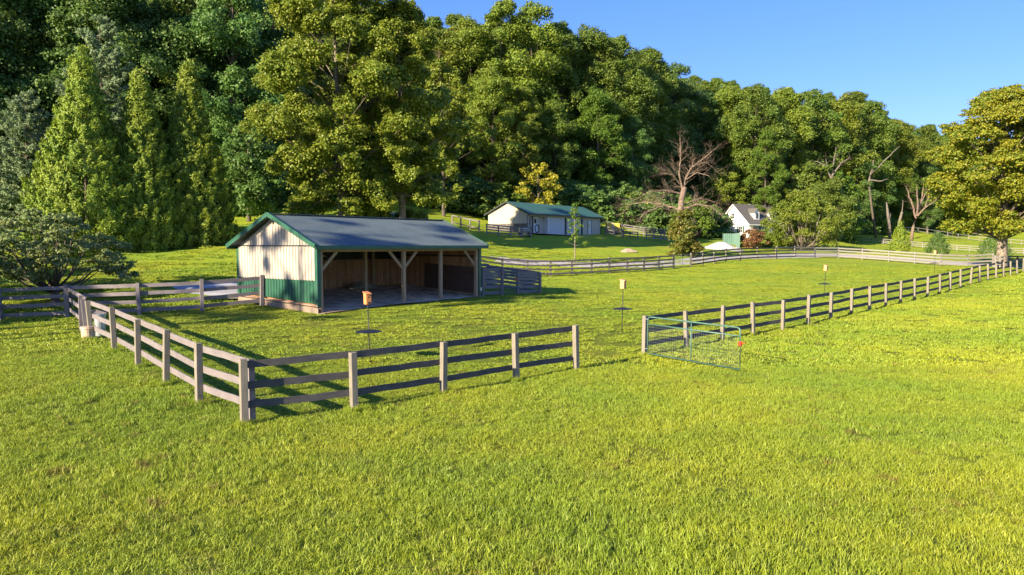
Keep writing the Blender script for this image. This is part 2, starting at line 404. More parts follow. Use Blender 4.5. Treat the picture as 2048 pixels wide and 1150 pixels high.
# ------------------------------------------------------------------ fences
def fence(name, label, pts, n_rails, h=1.35, rail_h=.15, side=1, post='post', rail='rail', pw=.12, group=None,
          lean=None, cat='fence', hs=None, skip=(), bev=0., posts_skip=(), ext=0.):
    """posts at pts, boards nailed on one side of them; every post and board is a part"""
    pts = [Vector((p[0], p[1], g(p[0], p[1]))) for p in pts]
    c = sum(pts, Vector((0, 0, 0))) / len(pts); c.z = min(p.z for p in pts)
    root = thing(name, c, label, cat, group)
    rs = hs or [h - .10 - k * (h - .48) / (n_rails - 1) for k in range(n_rails)]
    tops = []
    for i, p in enumerate(pts):
        a, b = pts[max(i - 1, 0)], pts[min(i + 1, len(pts) - 1)]
        d = (b - a); d.z = 0; d.normalize()
        lx = Vector((random.gauss(0, .017), random.gauss(0, .017), 1))
        if lean and i in lean: lx = Vector(lean[i])
        tops.append((p, lx, d))
        if i in posts_skip: continue
        m = MB(); hh = h + random.uniform(-.04, .05)
        m.beam(p - Vector((0, 0, .25)), p + lx * hh, pw * random.uniform(.94, 1.06), pw, up=(d.x, d.y, 0))
        m.build('post', M[post], root, bevel=bev)
    for i in range(len(pts) - 1):
        if i in skip: continue
        (p0, l0, _), (p1, l1, _) = tops[i], tops[i + 1]
        d = p1 - p0; d.z = 0; d.normalize(); nrm = Vector((-d.y, d.x, 0)) * side
        off = nrm * (pw / 2 + .018)
        e0 = d * (pw * .42 + random.uniform(0, .02)); e1 = d * (pw * .42)
        for r in rs:
            m = MB()
            j = random.uniform(-.018, .018), random.uniform(-.018, .018)
            # neighbouring boards butt over the post: keep each end a hair short of the middle
            a = p0 + l0 * (r + j[0]) + off - (e0 * .0 - d * .004) - (d * ext if i == 0 else Vector((0, 0, 0)))
            b = p1 + l1 * (r + j[1]) + off - d * .004
            m.beam(a, b, .03, rail_h * random.uniform(.95, 1.04), seg=6, jit=.009)
            m.build('rail', M[rail], root)
    return root

def P2(*a): return [at(px, d)[:2] for px, d in a]

front = P2((482,14.7),(705,16.1),(885,17.9),(1033,19.75),(1154,21.5))
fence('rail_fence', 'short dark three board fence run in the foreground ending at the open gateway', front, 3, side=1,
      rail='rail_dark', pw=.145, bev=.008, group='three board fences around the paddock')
# the doubled corner post standing just inside the foreground corner
left = P2((470,14.95),(391,16.3),(325,18.1),(270,20.0),(224,22.1),(180,24.6))
left[0] = (front[0][0] - .03, front[0][1] + .16)
fl = fence('rail_fence', 'sunlit pinkish grey three board fence running back from the foreground corner to the leaning post', left, 3, side=-1,
      rail='rail', pw=.14, bev=.008, group='three board fences around the paddock', lean={5: (-.13, .05, 1)}, posts_skip=(0,))
m = MB(); q = Vector((*left[0], g(*left[0])))
m.beam(q + Vector((.10, .10, .05)), q + Vector((.10, .10, 1.32)), .05, .13, up=(1, 1, 0)); m.build('corner_board', M['rail'], fl)
back = P2((170,25.2),(158,26.8),(131,31.5))
fence('rail_fence', 'short shaded three board fence between the leaning posts and the four board fence', back, 3, side=-1, rail='rail', post='rail',
      pw=.13, lean={0: (-.10, .02, 1)}, group='three board fences around the paddock')
four = [(-27.8, 31.2), (-24.9, 31.2), (-22.2, 31.3)] + P2((131,31.7),(277,31.9),(402,32.8),(522,34.4))
fence('rail_fence', 'shaded grey four board fence crossing below the dogwood up to the shelter gable', four, 4, h=1.42, rail_h=.16, side=1, rail='rail', post='rail',
      pw=.15, hs=[1.3, .95, .58, .22], lean={4: (-.05, 0, 1)}, group='four board fences')
R3 = [(1290,24.5),(1376,26.4),(1447,28.3),(1509,29.9),(1568,31.4),(1618.5,33.2),(1663.5,35.1),(1705,37.1),(1741.5,39.1),(1774,41.1),(1803,43.2),
      (1831,45.3),(1857,47.4),(1881,49.6),(1902,51.8),(1922.5,54),(1942,56.2),(1959.6,58.5),(1977,60.8),(1993,63.2),(2007.5,65.6),(2021.7,68),
      (2034.7,70.4),(2046,72.8),(2057,75.4),(2066,78)]
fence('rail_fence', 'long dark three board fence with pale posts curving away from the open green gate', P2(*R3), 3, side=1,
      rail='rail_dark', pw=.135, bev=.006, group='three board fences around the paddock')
F4a = [(905,57),(955,58.5),(1005,60),(1054.8,61),(1100.7,62),(1143.6,63.1),(1183.4,64.2),(1219.8,65.3),(1254.6,66.5),(1287.5,67.7),(1317.8,69),(1347,70.3)]
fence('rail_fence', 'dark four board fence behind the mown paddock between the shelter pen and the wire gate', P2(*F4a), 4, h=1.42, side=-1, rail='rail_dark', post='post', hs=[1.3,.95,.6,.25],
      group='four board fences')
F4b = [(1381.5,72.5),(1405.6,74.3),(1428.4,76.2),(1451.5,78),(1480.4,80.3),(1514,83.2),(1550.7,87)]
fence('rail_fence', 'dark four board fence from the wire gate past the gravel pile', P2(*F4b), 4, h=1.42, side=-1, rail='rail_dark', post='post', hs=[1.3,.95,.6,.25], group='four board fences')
F4c = [(1550.7,87),(1588.6,91),(1629.6,94),(1675.5,95.5),(1723.6,94.8),(1777,92.8),(1829.4,90),(1881,86.5),(1936,81.5),(1985,76.5)]
pts = P2(*F4c); pts[0] = (pts[0][0] + .12, pts[0][1] + .1)
fence('rail_fence', 'pale four board fence curving around the far end of the mown paddock', pts, 4, h=1.45, side=-1, rail='pale_rail', post='pale_rail', hs=[1.33,.98,.62,.26],
      rail_h=.17, group='four board fences', ext=0.)  # same wood as the dark runs, direct sun put into the paler colour
pts = P2((1985,76.5),(2006,73.6),(2030,72.6),(2060,74.6)); pts[0] = (pts[0][0] + .1, pts[0][1] - .12)
pts[1] = (pts[1][0], pts[1][1] + 1.2); pts[2] = (pts[2][0], pts[2][1] + 2.2); pts[3] = (pts[3][0], pts[3][1] + 3.2)
fence('rail_fence', 'pale board fence just behind the posts at the right edge below the maple', pts, 3, h=1.2, side=-1, rail='pale_rail', post='pale_rail', group='four board fences')

def far(label, a, n=3, rail='pale_rail', post='pale_rail', h=1.35, **k):
    return fence('rail_fence', label, P2(*a), n, h=h, side=-1, rail=rail, post=post, pw=.15, rail_h=.14, group='distant pasture fences', **k)
far('distant pale fence across the pasture right of the round tree', [(1672,179),(1684.6,178),(1702.8,176.5)])
pts = [(1704,176.4),(1722,175),(1741,174),(1763,173)]
far('distant dark shaded fence panels left of the small conical tree', pts, rail='rail_dark', post='rail_dark')
far('long distant pale fence across the pasture from the conical tree to the maple', [(1765,172.8),(1783,171.5),(1802,169.8),(1822.6,168),(1843.8,166.5),(1866,165),(1889,163),(1912.5,162),(1938,160.5),
    (1962.6,159),(1990,157.6),(2017,156.2),(2045.6,155),(2072,154)], n=3)
far('farther thin fence at the foot of the woods behind the bare snags', [(1700,190),(1712,194),(1728,200),(1745.8,205),(1762,205),(1779,205),(1797,206),(1815,208),(1834,209),(1853,210),(1872,212),(1893,213),(1914,213.5),
    (1935,214),(1957,211),(1978,208),(2000,205),(2020,202.5),(2041.5,200),(2062,198)], n=2)
far('small grey corner fence at the left end of the far pasture', [(1668,186),(1686,190),(1706,195),(1720,198.5),(1735,202)], rail='rail', post='rail')
far('black board fence behind the maple trunk at the right edge', [(1993,84),(2012,83.6),(2034,83.2),(2058,82.8)], n=4, rail='rail_dark', post='rail_dark', h=1.3)
# pens by the garage
far('shaded grey pen fence in front of the garage gable', [(973.5,89),(997,89.2),(1021,89.6),(1043,90),(1062,91.2)], n=4, rail='rail', post='rail', h=1.4)
far('shaded fence far left of the garage at the edge of the woods', [(905,93),(922,92.5),(940.5,92),(958,91.5)], n=2, rail='rail', post='rail')
far('grey pen fence around the yellow tank beside the garage', [(1211,109.5),(1228,108.8),(1244.5,108.4)], n=3, rail='rail', post='rail')
far('low dark pen fence right of the yellow tank', [(1246,108.6),(1259,108.2),(1275,108.2)], n=3, rail='rail_dark', post='rail', h=1.1)
far('low dark pen fence running into the ivy covered stump', [(1292,108.4),(1307,108),(1321,107.6),(1338,107.2)], n=3, rail='rail', post='rail', h=1.2)
far('pale board fence at the back of the pen behind the yellow tank', [(1247,113.6),(1267,113.3),(1287,113),(1307,112.6),(1328,112.2),(1350,111.8)], n=4, h=1.45, rail='rail', post='rail')
far('dark fence at the edge of the woods right of the garage', [(1203,114.6),(1222,114.4),(1243,114)], n=3, rail='rail_dark', post='rail_dark')

# ------------------------------------------------------------------ gates
def gate(name, label, p0, p1, h, mid=True, latch=True, bars=(1.0, .80), lift=.1, r=.024, mesh_to=.78):
    p0 = Vector((p0[0], p0[1], g(*p0[:2]) + lift)); p1 = Vector((p1[0], p1[1], g(*p1[:2]) + lift))
    root = thing(name, p0, label, 'gate', 'green metal gates')
    z = lambda k: Vector((0, 0, h * k)); d = (p1 - p0).normalized(); c = .13
    def arc(a, b, cc):       # rounded corner
        return [a + (b - a) * 0 if False else (a * (1 - t) ** 2 + cc * 2 * t * (1 - t) + b * t ** 2) for t in (0, .25, .5, .75, 1)]
    TL, TR = p0 + z(1), p1 + z(1)
    path = [p0] + arc(TL - z(1) * (c / h), TL + d * c, TL) + arc(TR - d * c, TR - z(1) * (c / h), TR) + [p1, p0]
    m = MB(); m.tube(path, r, 8); m.build('frame', M['tube_green'], root, smooth=True)
    for b in bars[1:]:
        m = MB(); m.tube([p0 + z(b), p1 + z(b)], r * .85, 8); m.build('crossbar', M['tube_green'], root, smooth=True)
    if mid:
        q = (p0 + p1) / 2; m = MB(); m.tube([q, q + z(.97)], r * .75, 8); m.build('upright', M['tube_green'], root, smooth=True)
    m = MB(); Ln = (p1 - p0).length; n = int(Ln / .09)
    for k in range(1, n):
        q = p0 + d * (Ln * k / n); m.tube([q, q + z(mesh_to)], .0018, 3, False)
    for k in range(1, int(h * mesh_to / .1) + 1):
        m.tube([p0 + Vector((0, 0, k * .1)), p1 + Vector((0, 0, k * .1))], .0018, 3, False)
    m.build('wire_mesh', M['wire'], root)
    if latch:
        q = p1 + z(.62); m = MB(); m.box(q, .09, .08, .13, ax=d); m.tube([q - d * .02, q + d * .16 + Vector((0, 0, .04))], .015, 6)
        m.build('latch', M['red'], root, bevel=.006)
    m = MB(); nn = Vector((-d.y, d.x, 0))
    for k in (.93, .12): m.tube([p0 + z(k) - d * .14, p0 + z(k) + d * .02], .016, 6)
    m.build('hinge', M['galv'], root)
    return root
hp = at(1290, 24.5)
d_ = (at(1493, 21.2) - hp); d_.z = 0; d_.normalize()
ga = hp + d_ * .17; gb = ga + d_ * 3.72
gate('field_gate', 'open green tube gate with wire mesh and red latch swung into the foreground', ga, gb, 1.24)
w0, w1 = at(1347, 70.3), at(1381.5, 72.5); dd = (w1 - w0); dd.z = 0; dd.normalize()
gate('field_gate', 'closed pale green wire mesh gate in the dark four board fence', w0 + dd * .15, w1 - dd * .15, 1.2, mid=True, latch=False, r=.02, mesh_to=.97)

# ------------------------------------------------------------------ nest boxes on poles
def nestbox(label, px, d, tilt, mat, rot, h=1.88):
    b = at(px, d); root = thing('nest_box', b, label, 'birdhouse', 'nest boxes on poles with round baffles')
    t = Vector(tilt); top = b + Vector((t.x * h, t.y * h, h))
    m = MB(); m.tube([b - Vector((0, 0, .2)), top], .017, 8); m.build('pole', M['iron'], root, smooth=True)
    k = .98; c = b + Vector((t.x * k, t.y * k, k)); m = MB()
    ring = [(math.cos(a) * .40, math.sin(a) * .40) for a in np.linspace(0, 2 * math.pi, 29)[:-1]]
    vs = [c + Vector((0, 0, .055))] + [c + Vector((x, y, -.02 + .012 * math.sin(3 * i))) for i, (x, y) in enumerate(ring)] + [c + Vector((x, y, -.03 + .012 * math.sin(3 * i))) for i, (x, y) in enumerate(ring)]
    n = len(ring)
    m.add(vs, [(0, 1 + i, 1 + (i + 1) % n) for i in range(n)] + [(1 + i, 1 + n + i, 1 + n + (i + 1) % n, 1 + (i + 1) % n) for i in range(n)] + [tuple(1 + n + i for i in range(n - 1, -1, -1))])
    m.build('baffle', M['black'], root)
    ax = Vector((math.cos(rot), math.sin(rot), 0)); ay = Vector((-ax.y, ax.x, 0)); up = Vector((t.x, t.y, 1)).normalized()
    W, D, H = .17, .19, .36; o = top - up * .08
    cs = [o + ax * (a * W / 2) + ay * (b_ * D / 2) for a, b_ in ((-1, -1), (1, -1), (1, 1), (-1, 1))]
    hh = [H - .045, H - .045, H, H]
    m = MB(); m.add(cs + [c_ + up * q for c_, q in zip(cs, hh)], [(3, 2, 1, 0), (4, 5, 6, 7)] + [(i, (i + 1) % 4, 4 + (i + 1) % 4, 4 + i) for i in range(4)])
    bx_ = m.build('box', mat, root, bevel=.004)
    m = MB(); e = .035
    rv = [o + ax * (a * (W / 2 + .012)) + ay * (D / 2 * b_ + (e if b_ > 0 else -e)) + up * (H + .004 + (.008 if b_ > 0 else -.052)) for a, b_ in ((-1, -1), (1, -1), (1, 1), (-1, 1))]
    m.poly(rv, up * .02); m.build('lid', mat, bx_)
    m = MB(); f = o - ay * (D / 2) + up * (H * .62)
    m.tube([f + ay * .004, f - ay * .004], .024, 12); m.build('entrance_hole', M['black'], bx_)
    m = MB(); m.box(o - ay * (D / 2 + .012) + up * .05, .05, .03, .07, ax); m.build('bracket', M['black'], root)
nestbox('orange nest box on a dark pole standing in front of the shelter', 738.5, 22.2, (-.045, .05, 0), M['cedar_box'], R(38))
nestbox('orange nest box on a pole in mid paddock left of the open gate', 1245, 29.8, (.02, .02, 0), M['cedar_box_pale'], R(50))
nestbox('pale nest box on a pole behind the long dark fence', 1649, 46.3, (.055, .02, 0), M['cedar_box_pale'], R(42))
nestbox('distant nest box on a pole near the pale far fence', 1869, 68, (.03, .03, 0), M['cedar_box_pale'], R(44))

# ------------------------------------------------------------------ bucket and crate by the leaning posts
b = at(176, 24.75); b.y -= .12; b.z = g(b.x, b.y)
root = thing('bucket', b, 'tan round tub with a lid at the foot of the leaning fence post', 'bucket')
m = MB(); m.tube([b, b + Vector((0, 0, .36))], [.20, .225], 20); m.build('body', M['tan'], root, smooth=False)
m = MB(); m.tube([b + Vector((0, 0, .362)), b + Vector((0, 0, .44))], [.245, .24], 20); m.build('lid', M['tan'], root)
b2 = Vector((b.x + .06, b.y + .62, g(b.x + .06, b.y + .62)))
root = thing('metal_pail', b2, 'galvanised metal pail behind the tan tub by the leaning posts', 'pail')
m = MB(); m.tube([b2, b2 + Vector((0, 0, .78))], [.15, .19], 18); m.build('body', M['galv'], root, smooth=False)
m = MB(); m.tube([b2 + Vector((0, 0, .78)), b2 + Vector((0, 0, .80))], [.205, .205], 18); m.build('rim', M['galv'], root)
# ------------------------------------------------------------------ run-in shelter
U = Vector((.617, .787, 0)); W_ = Vector((-.787, .617, 0))      # long axis, gable axis (shared by the garage)
def frame(o):
    return lambda t, s, z: Vector((o.x + U.x * t + W_.x * s, o.y + U.y * t + W_.y * s, z))
SO = pix(638, 628, 32); SP_ = frame(SO)
LEN, WID = 10.9, 6.3
EZ, RZ = 3.70, 5.17
def sg(t, s):
    p = SP_(t, s, 0); return g(p.x, p.y)

def ribbed(m, f, a, b, z0fun, z1fun, pitch=.23, rib=.03, out=1., fixed=0., along='s'):
    """ribbed sheet between parameters a..b; f(t,s,z) maps; z0fun/z1fun give bottom and top"""
    prof = []; x = a
    while x < b - 1e-6:
        for dx, h in ((0, 0), (.05, 0), (.062, rib), (.088, rib), (.10, 0)):
            if x + dx < b: prof.append((x + dx, h))
        x += pitch
    prof.append((b, 0))
    vs = []
    for x, h in prof:
        for zf in (z0fun, z1fun):
            vs.append(f(fixed + out * h, x, zf(x)) if along == 's' else f(x, fixed + out * h, zf(x)))
    m.add(vs, [(2 * i, 2 * i + 2, 2 * i + 3, 2 * i + 1) for i in range(len(prof) - 1)])

def roof_sheet(m, f, t0, t1, s0, z0, s1, z1, pitch, amp, thick=.03):
    n = int((t1 - t0) / pitch); vs = []
    d = Vector((s1 - s0, 0, z1 - z0)).normalized(); nn = (-d.z * (1 if s1 > s0 else -1), d.x * (1 if s1 > s0 else -1))
    K = 3
    for i in range(n * K + 1):
        t = t0 + (t1 - t0) * i / (n * K); h = amp * (1 if i % K == 0 else 0)
        for s_, z_ in ((s0, z0), (s1, z1)): vs.append(f(t, s_, z_ + h))
    m.add(vs, [(2 * i, 2 * i + 2, 2 * i + 3, 2 * i + 1) for i in range(n * K)])
    b = len(vs)
    m.add([f(t0, s0, z0 - thick), f(t1, s0, z0 - thick), f(t1, s1, z1 - thick), f(t0, s1, z1 - thick)], [(0, 1, 2, 3)])

fl0 = sg(0, 0)
base = SP_(LEN / 2, WID / 2, sg(LEN / 2, WID / 2))
sh = thing('livestock_shelter', base, 'open fronted livestock shelter with cream and green metal gable and slate roof', 'shelter')
# floor
m = MB(); n = 14; k = 8
vs = []
for i in range(n + 1):
    for j in range(k + 1):
        t, s = -.1 + (LEN + .2) * i / n, -.25 + (WID + .3) * j / k
        vs.append(SP_(t + random.uniform(-.05, .05), s + (random.uniform(-.18, .1) if j == 0 else 0), sg(t, s) + .03 + .03 * random.random()))
m.add(vs, [(i * (k + 1) + j, (i + 1) * (k + 1) + j, (i + 1) * (k + 1) + j + 1, i * (k + 1) + j + 1) for i in range(n) for j in range(k)])
m.build('dirt_floor', M['dirt'], sh, smooth=True)
ra = (RZ - EZ) / (WID / 2)
roof_z = lambda s: (EZ - .06) + ra * (s if s < WID / 2 else WID - s)       # underside
z_mid, z_break = 2.15, 3.70
# gable ends (left = t 0, right = t LEN)
for t, sgn, nm in ((0, -1, 'gable'), (LEN, 1, 'gable')):
    m = MB(); ribbed(m, SP_, .06, WID - .06, lambda s: z_break + .02, lambda s: max(z_break + .03, roof_z(s) - .02), out=sgn, fixed=t + sgn * .03)
    m.build('upper_gable_siding', M['cream'], sh)
    m = MB(); ribbed(m, SP_, .10, WID - .05, lambda s: z_mid, lambda s: z_break, out=sgn, fixed=t + sgn * .055)
    m.build('cream_siding', M['cream'], sh)
    m = MB(); ribbed(m, SP_, .04, WID, lambda s: fl0 + .42 + .045 * s, lambda s: z_mid + .05, out=sgn, fixed=t + sgn * .03)
    m.build('green_wainscot', M['green'], sh)
    m = MB(); m.beam(SP_(t + sgn * .075, .02, z_break), SP_(t + sgn * .075, WID, z_break), .03, .05); m.build('siding_joint', M['trim_dark'], sh)
    for s in (.0, WID):
        m = MB(); q = .10 if s == 0 else -.06
        m.beam(SP_(t + sgn * .065, s + q * .5, fl0 + .40 + .045 * s), SP_(t + sgn * .065, s + q * .5, z_break - .14), .04, .20, up=W_); m.build('corner_trim', M['green'], sh)
    for kx in range(2):
        zt = .34 - kx * .23
        m = MB(); m.beam(SP_(t + sgn * (.06 + .02 * (kx == 0)), -.05, fl0 + zt), SP_(t + sgn * (.06 + .02 * (kx == 0)), WID, fl0 + zt + .25), .05, .06 if kx == 0 else .30, seg=4, jit=.006)
        m.build('skirt_board', M['sill'], sh)
# front corner flashing (green strip on the open side)
for t, d in ((0.10, -1), (LEN - .10, 1)):
    m = MB(); m.beam(SP_(t + d * .10, -.04, fl0 + .3), SP_(t + d * .10, -.04, 3.58), .20, .03, up=W_); m.build('corner_flashing', M['green'], sh)
# posts
for t, s, w, nm in ((.16, .06, .15, 'post'), (5.18, .06, .17, 'post'), (7.83, .06, .16, 'post'), (LEN - .22, .06, .17, 'post'), (4.8, 2.5, .16, 'post'), (8.2, WID - .5, .15, 'post')):
    m = MB(); m.beam(SP_(t, s, sg(t, s) - .2), SP_(t, s, 3.46 if s < 1 else roof_z(s) - .1), w, w, up=W_, seg=6, jit=.004)
    m.build(nm, M['beam'], sh, bevel=.008)
# header and braces
m = MB(); m.beam(SP_(.05, .02, 3.50), SP_(LEN - .05, .02, 3.50), .06, .16); m.build('header_beam', M['beam'], sh)
m = MB(); m.beam(SP_(.05, WID - .12, 3.50), SP_(LEN - .05, WID - .12, 3.50), .06, .2); m.build('header_beam', M['beam'], sh)
for t, d in ((.24, 1), (5.08, -1), (5.28, 1), (LEN - .32, -1)):
    m = MB(); m.beam(SP_(t, .08, 2.62), SP_(t + d * .85, .08, 3.44), .05, .14, up=W_.cross(Vector((0, 0, 1)))); m.build('knee_brace', M['beam'], sh)
# roof framing seen from below
for kx in range(8):
    t = .3 + (LEN - .6) * kx / 7
    for s0, s1 in ((.0, WID / 2 - .02), (WID - .0, WID / 2 + .02)):
        m = MB(); m.beam(SP_(t, s0, roof_z(s0) - .09), SP_(t, s1, roof_z(s1) - .09), .05, .14); m.build('rafter', M['beam'], sh)
# back wall: boards inside, dark metal outside with a window opening near the left end
zt = 3.05; t_w0, t_w1, zw0, zw1 = .55, 2.15, 2.92, 3.46
m = MB(); x = .08
while x < LEN - .1:
    w = random.uniform(.17, .24); w = min(w, LEN - .05 - x)
    p = SP_(x + w / 2, WID - .16, sg(x, WID) - .05); q = SP_(x + w / 2, WID - .16 + random.uniform(-.008, .008), 2.86 + random.uniform(-.015, .015))
    m.beam(p, q, w - .02, .025, up=W_); x += w
m.build('back_boards', M['barn_board'], sh)
m = MB(); m.beam(SP_(.1, WID - .2, 1.86), SP_(8.4, WID - .2, 1.92), .04, .15, seg=6, jit=.004); m.build('wall_rail', M['barn_board'], sh)
m = MB(); m.beam(SP_(.1, WID - .19, 2.88), SP_(LEN - .1, WID - .19, 2.88), .1, .04); m.build('wall_cap', M['barn_board'], sh)
m = MB()
for a, b, z0, z1 in ((-.02, t_w0, 1.0, EZ - .1), (t_w1, LEN + .02, 1.0, EZ - .1), (t_w0, t_w1, 1.0, zw0), (t_w0, t_w1, zw1, EZ - .1)):
    ribbed(m, SP_, a, b, lambda x: z0, lambda x: z1, out=1, fixed=WID - .02, along='t')
m.build('rear_siding', M['trim_dark'], sh)
# right end wall inside: boards above, stained kickboard below
m = MB(); x = .2
while x < WID - .25:
    w = random.uniform(.16, .22)
    m.beam(SP_(LEN - .06, x + w / 2, sg(LEN, x) + .1), SP_(LEN - .06, x + w / 2, roof_z(x) - .05), w - .008, .025, up=U); x += w
m.build('end_boards', M['barn_board'], sh)
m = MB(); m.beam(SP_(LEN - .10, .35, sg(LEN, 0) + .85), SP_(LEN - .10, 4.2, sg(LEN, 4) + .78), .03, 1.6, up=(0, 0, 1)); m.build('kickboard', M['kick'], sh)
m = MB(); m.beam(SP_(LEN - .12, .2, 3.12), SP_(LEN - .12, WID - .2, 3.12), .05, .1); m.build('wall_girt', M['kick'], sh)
m = MB(); m.beam(SP_(LEN - .14, .25, sg(LEN, 0) + .12), SP_(LEN - .14, 4.4, sg(LEN, 4) + .10), .06, .10); m.build('floor_sill', M['beam'], sh)
# left end wall inner lining
m = MB(); x = .2
while x < WID - .25:
    w = random.uniform(.16, .22)
    m.beam(SP_(.06, x + w / 2, sg(0, x) + .05), SP_(.06, x + w / 2, 2.6), w - .008, .025, up=U); x += w
m.build('end_boards', M['barn_board'], sh)
# roof
m = MB(); roof_sheet(m, SP_, -.42, LEN + .32, -.35, EZ - ra * .35 + .16, WID / 2, RZ, .085, .014); m.build('roof', M['roof'], sh)
m = MB(); roof_sheet(m, SP_, -.42, LEN + .32, WID + .35, EZ - ra * .35 + .16, WID / 2, RZ, .085, .014); m.build('roof', M['roof'], sh)
ze = EZ - ra * .35 + .16
m = MB(); m.beam(SP_(-.43, -.375, ze - .075), SP_(LEN + .33, -.375, ze - .075), .03, .17); m.build('fascia', M['green'], sh)
m = MB(); m.beam(SP_(-.43, WID + .375, ze - .075), SP_(LEN + .33, WID + .375, ze - .075), .03, .17); m.build('fascia', M['green'], sh)
for t in (-.45, LEN + .35):
    for s0, s1 in ((-.38, WID / 2), (WID + .38, WID / 2)):
        m = MB(); m.beam(SP_(t, s0, ze - .03), SP_(t, s1, RZ - .015), .035, .20); m.build('rake_trim', M['green'], sh)
        m = MB(); m.beam(SP_(t + .06 * (1 if t < 0 else -1), s0, ze + .035), SP_(t + .06 * (1 if t < 0 else -1), s1, RZ + .05), .17, .025); m.build('rake_cap', M['green' if t < 0 else 'white'] if t < 0 else M['roof'], sh)
m = MB(); m.beam(SP_(-.44, WID / 2, RZ + .03), SP_(LEN + .34, WID / 2, RZ + .03), .26, .03); m.build('ridge_cap', M['roof'], sh)
# twin floodlight under the peak
fl = SP_(-.10, WID / 2, RZ - .30)
m = MB(); m.box(fl, .05, .16, .10, ax=U)
for a in (-.16, .16): m.tube([fl - U * .05 + W_ * a * .4, fl - U * .16 + W_ * a - Vector((0, 0, .06))], [.03, .055], 10)
m.build('floodlight', M['black'], sh)
ob = SP_(LEN + .02, -.07, sg(LEN, 0) + .42)
m = MB(); m.box(ob, .13, .08, .2, ax=U); m.build('outlet_box', M['galv'], sh)
# two white dish lamps hanging inside
for t, s, z in ((3.35, 4.6, 3.30), (3.75, 4.6, 3.12)):
    p = SP_(t, s, z); m = MB(); m.tube([p + Vector((0, 0, .7)), p + Vector((0, 0, .12)), p + Vector((0, 0, .1)), p], [.008, .008, .05, .17], 14)
    lp = thing('barn_lamp', p, 'white dish lamp hanging inside the shelter, the ' + ('left' if t < 3.5 else 'right') + ' of the pair', 'lamp', 'dish lamps in the shelter')
    m.build('shade', M['white'], lp, smooth=True)
# old hay and a pale stick on the shelter floor
p = SP_(7.0, 5.4, sg(7, 5.4)); hm = MB(); rr = random.Random(4)
n = 16; vs = [p + Vector((0, 0, .42))]
for r_, z_ in ((.35, .34), (.7, .16), (1.0, .02)):
    for q in range(n):
        a = 2 * math.pi * q / n; k_ = r_ * rr.uniform(.85, 1.15)
        vs.append(p + U * (k_ * 1.2 * math.cos(a)) + W_ * (k_ * .7 * math.sin(a)) + Vector((0, 0, z_ * rr.uniform(.7, 1.2) + .03)))
fs = [(0, 1 + q, 1 + (q + 1) % n) for q in range(n)]
for l in range(2): fs += [(1 + l * n + q, 1 + (l + 1) * n + q, 1 + (l + 1) * n + (q + 1) % n, 1 + l * n + (q + 1) % n) for q in range(n)]
hm.add(vs, fs); o = hm.build('hay_pile', M['hay'], origin=p, smooth=True); tag(o, 'low pile of old grey hay on the shelter floor by the back wall', 'hay pile')
p = SP_(8.0, 4.6, sg(8, 4.6) + .06); m = MB(); m.tube([p, p + Vector((-.9, -.3, .62))], .022, 6)
o = m.build('stick', M['post'], origin=p); tag(o, 'pale wooden stick leaning on the hay pile inside the shelter', 'stick')

# board pen beside the shelter with a small green gate
pen_o = SP_(LEN + .3, 1.0, 0)
pa, pb, pc, pd = SP_(LEN + .32, .05, 0), at(1003, 42.1), at(1035, 43.3), at(1080, 45.1)
rows = [1.38, 1.17, .97, .74, .47, .15]
fence('board_pen', 'weathered grey board pen panel between the shelter and the small gate', [(pa.x, pa.y), (pb.x, pb.y)], 6, h=1.6, side=1, rail='rail', post='rail', hs=[q * 1.07 for q in rows], rail_h=.18, pw=.14, group='board pen by the shelter')
pe = pd + W_ * 4.2
fence('board_pen', 'weathered grey board pen corner right of the small gate', [(pc.x, pc.y), (pd.x, pd.y), (pe.x, pe.y)], 6, h=1.36, side=1, rail='rail', post='rail', hs=[q * .93 for q in rows], rail_h=.17, pw=.14, group='board pen by the shelter')
pf = SP_(LEN + .4, WID - .4, 0)
fence('board_pen', 'grey board wall closing the back of the shelter pen', [(pf.x, pf.y), ((pf.x + pe.x) / 2, (pf.y + pe.y) / 2), (pe.x, pe.y)], 5, h=1.45, side=-1, rail='rail', post='rail', hs=rows[:5], rail_h=.19, pw=.14, group='board pen by the shelter')
dd = (pc - pb); dd.z = 0; dd.normalize()
gate('field_gate', 'small closed green gate with red latch in the board pen', pb + dd * .12, pc - dd * .12, 1.3, mid=False, latch=True, mesh_to=.76, bars=(1, .76), r=.02)

# ------------------------------------------------------------------ garage
GO = pix(1055, 465, 95); GP = frame(GO); gz = GO.z
GL, GW = 18.2, 6.66; gE = gz + 2.55; gR = gE + 1.5
ga_ = thing('garage', GP(GL / 2, GW / 2, gz), 'long cream garage with teal metal roof and white doors at the edge of the woods', 'garage')
gr = (gR - gE) / (GW / 2)
rz = lambda s: gE + gr * (s if s < GW / 2 else GW - s)
m = MB(); ribbed(m, GP, 0, GW, lambda s: gz + .95, lambda s: rz(s) - .02, out=-1, fixed=-.02); m.build('gable_siding', M['garage_wall'], ga_)
m = MB(); m.beam(GP(.02, 0, gz + .45), GP(.02, GW, gz + .45), .14, 1.5); m.build('stone_base', M['stone'], ga_)
m = MB(); ribbed(m, GP, 0, GW, lambda s: gz - .5, lambda s: rz(s) - .02, out=1, fixed=GL + .02); m.build('gable_siding', M['garage_wall'], ga_)
m = MB(); ribbed(m, GP, 0, GL, lambda s: gz - .5, lambda s: gE, out=1, fixed=GW, along='t'); m.build('rear_siding', M['garage_wall'], ga_)
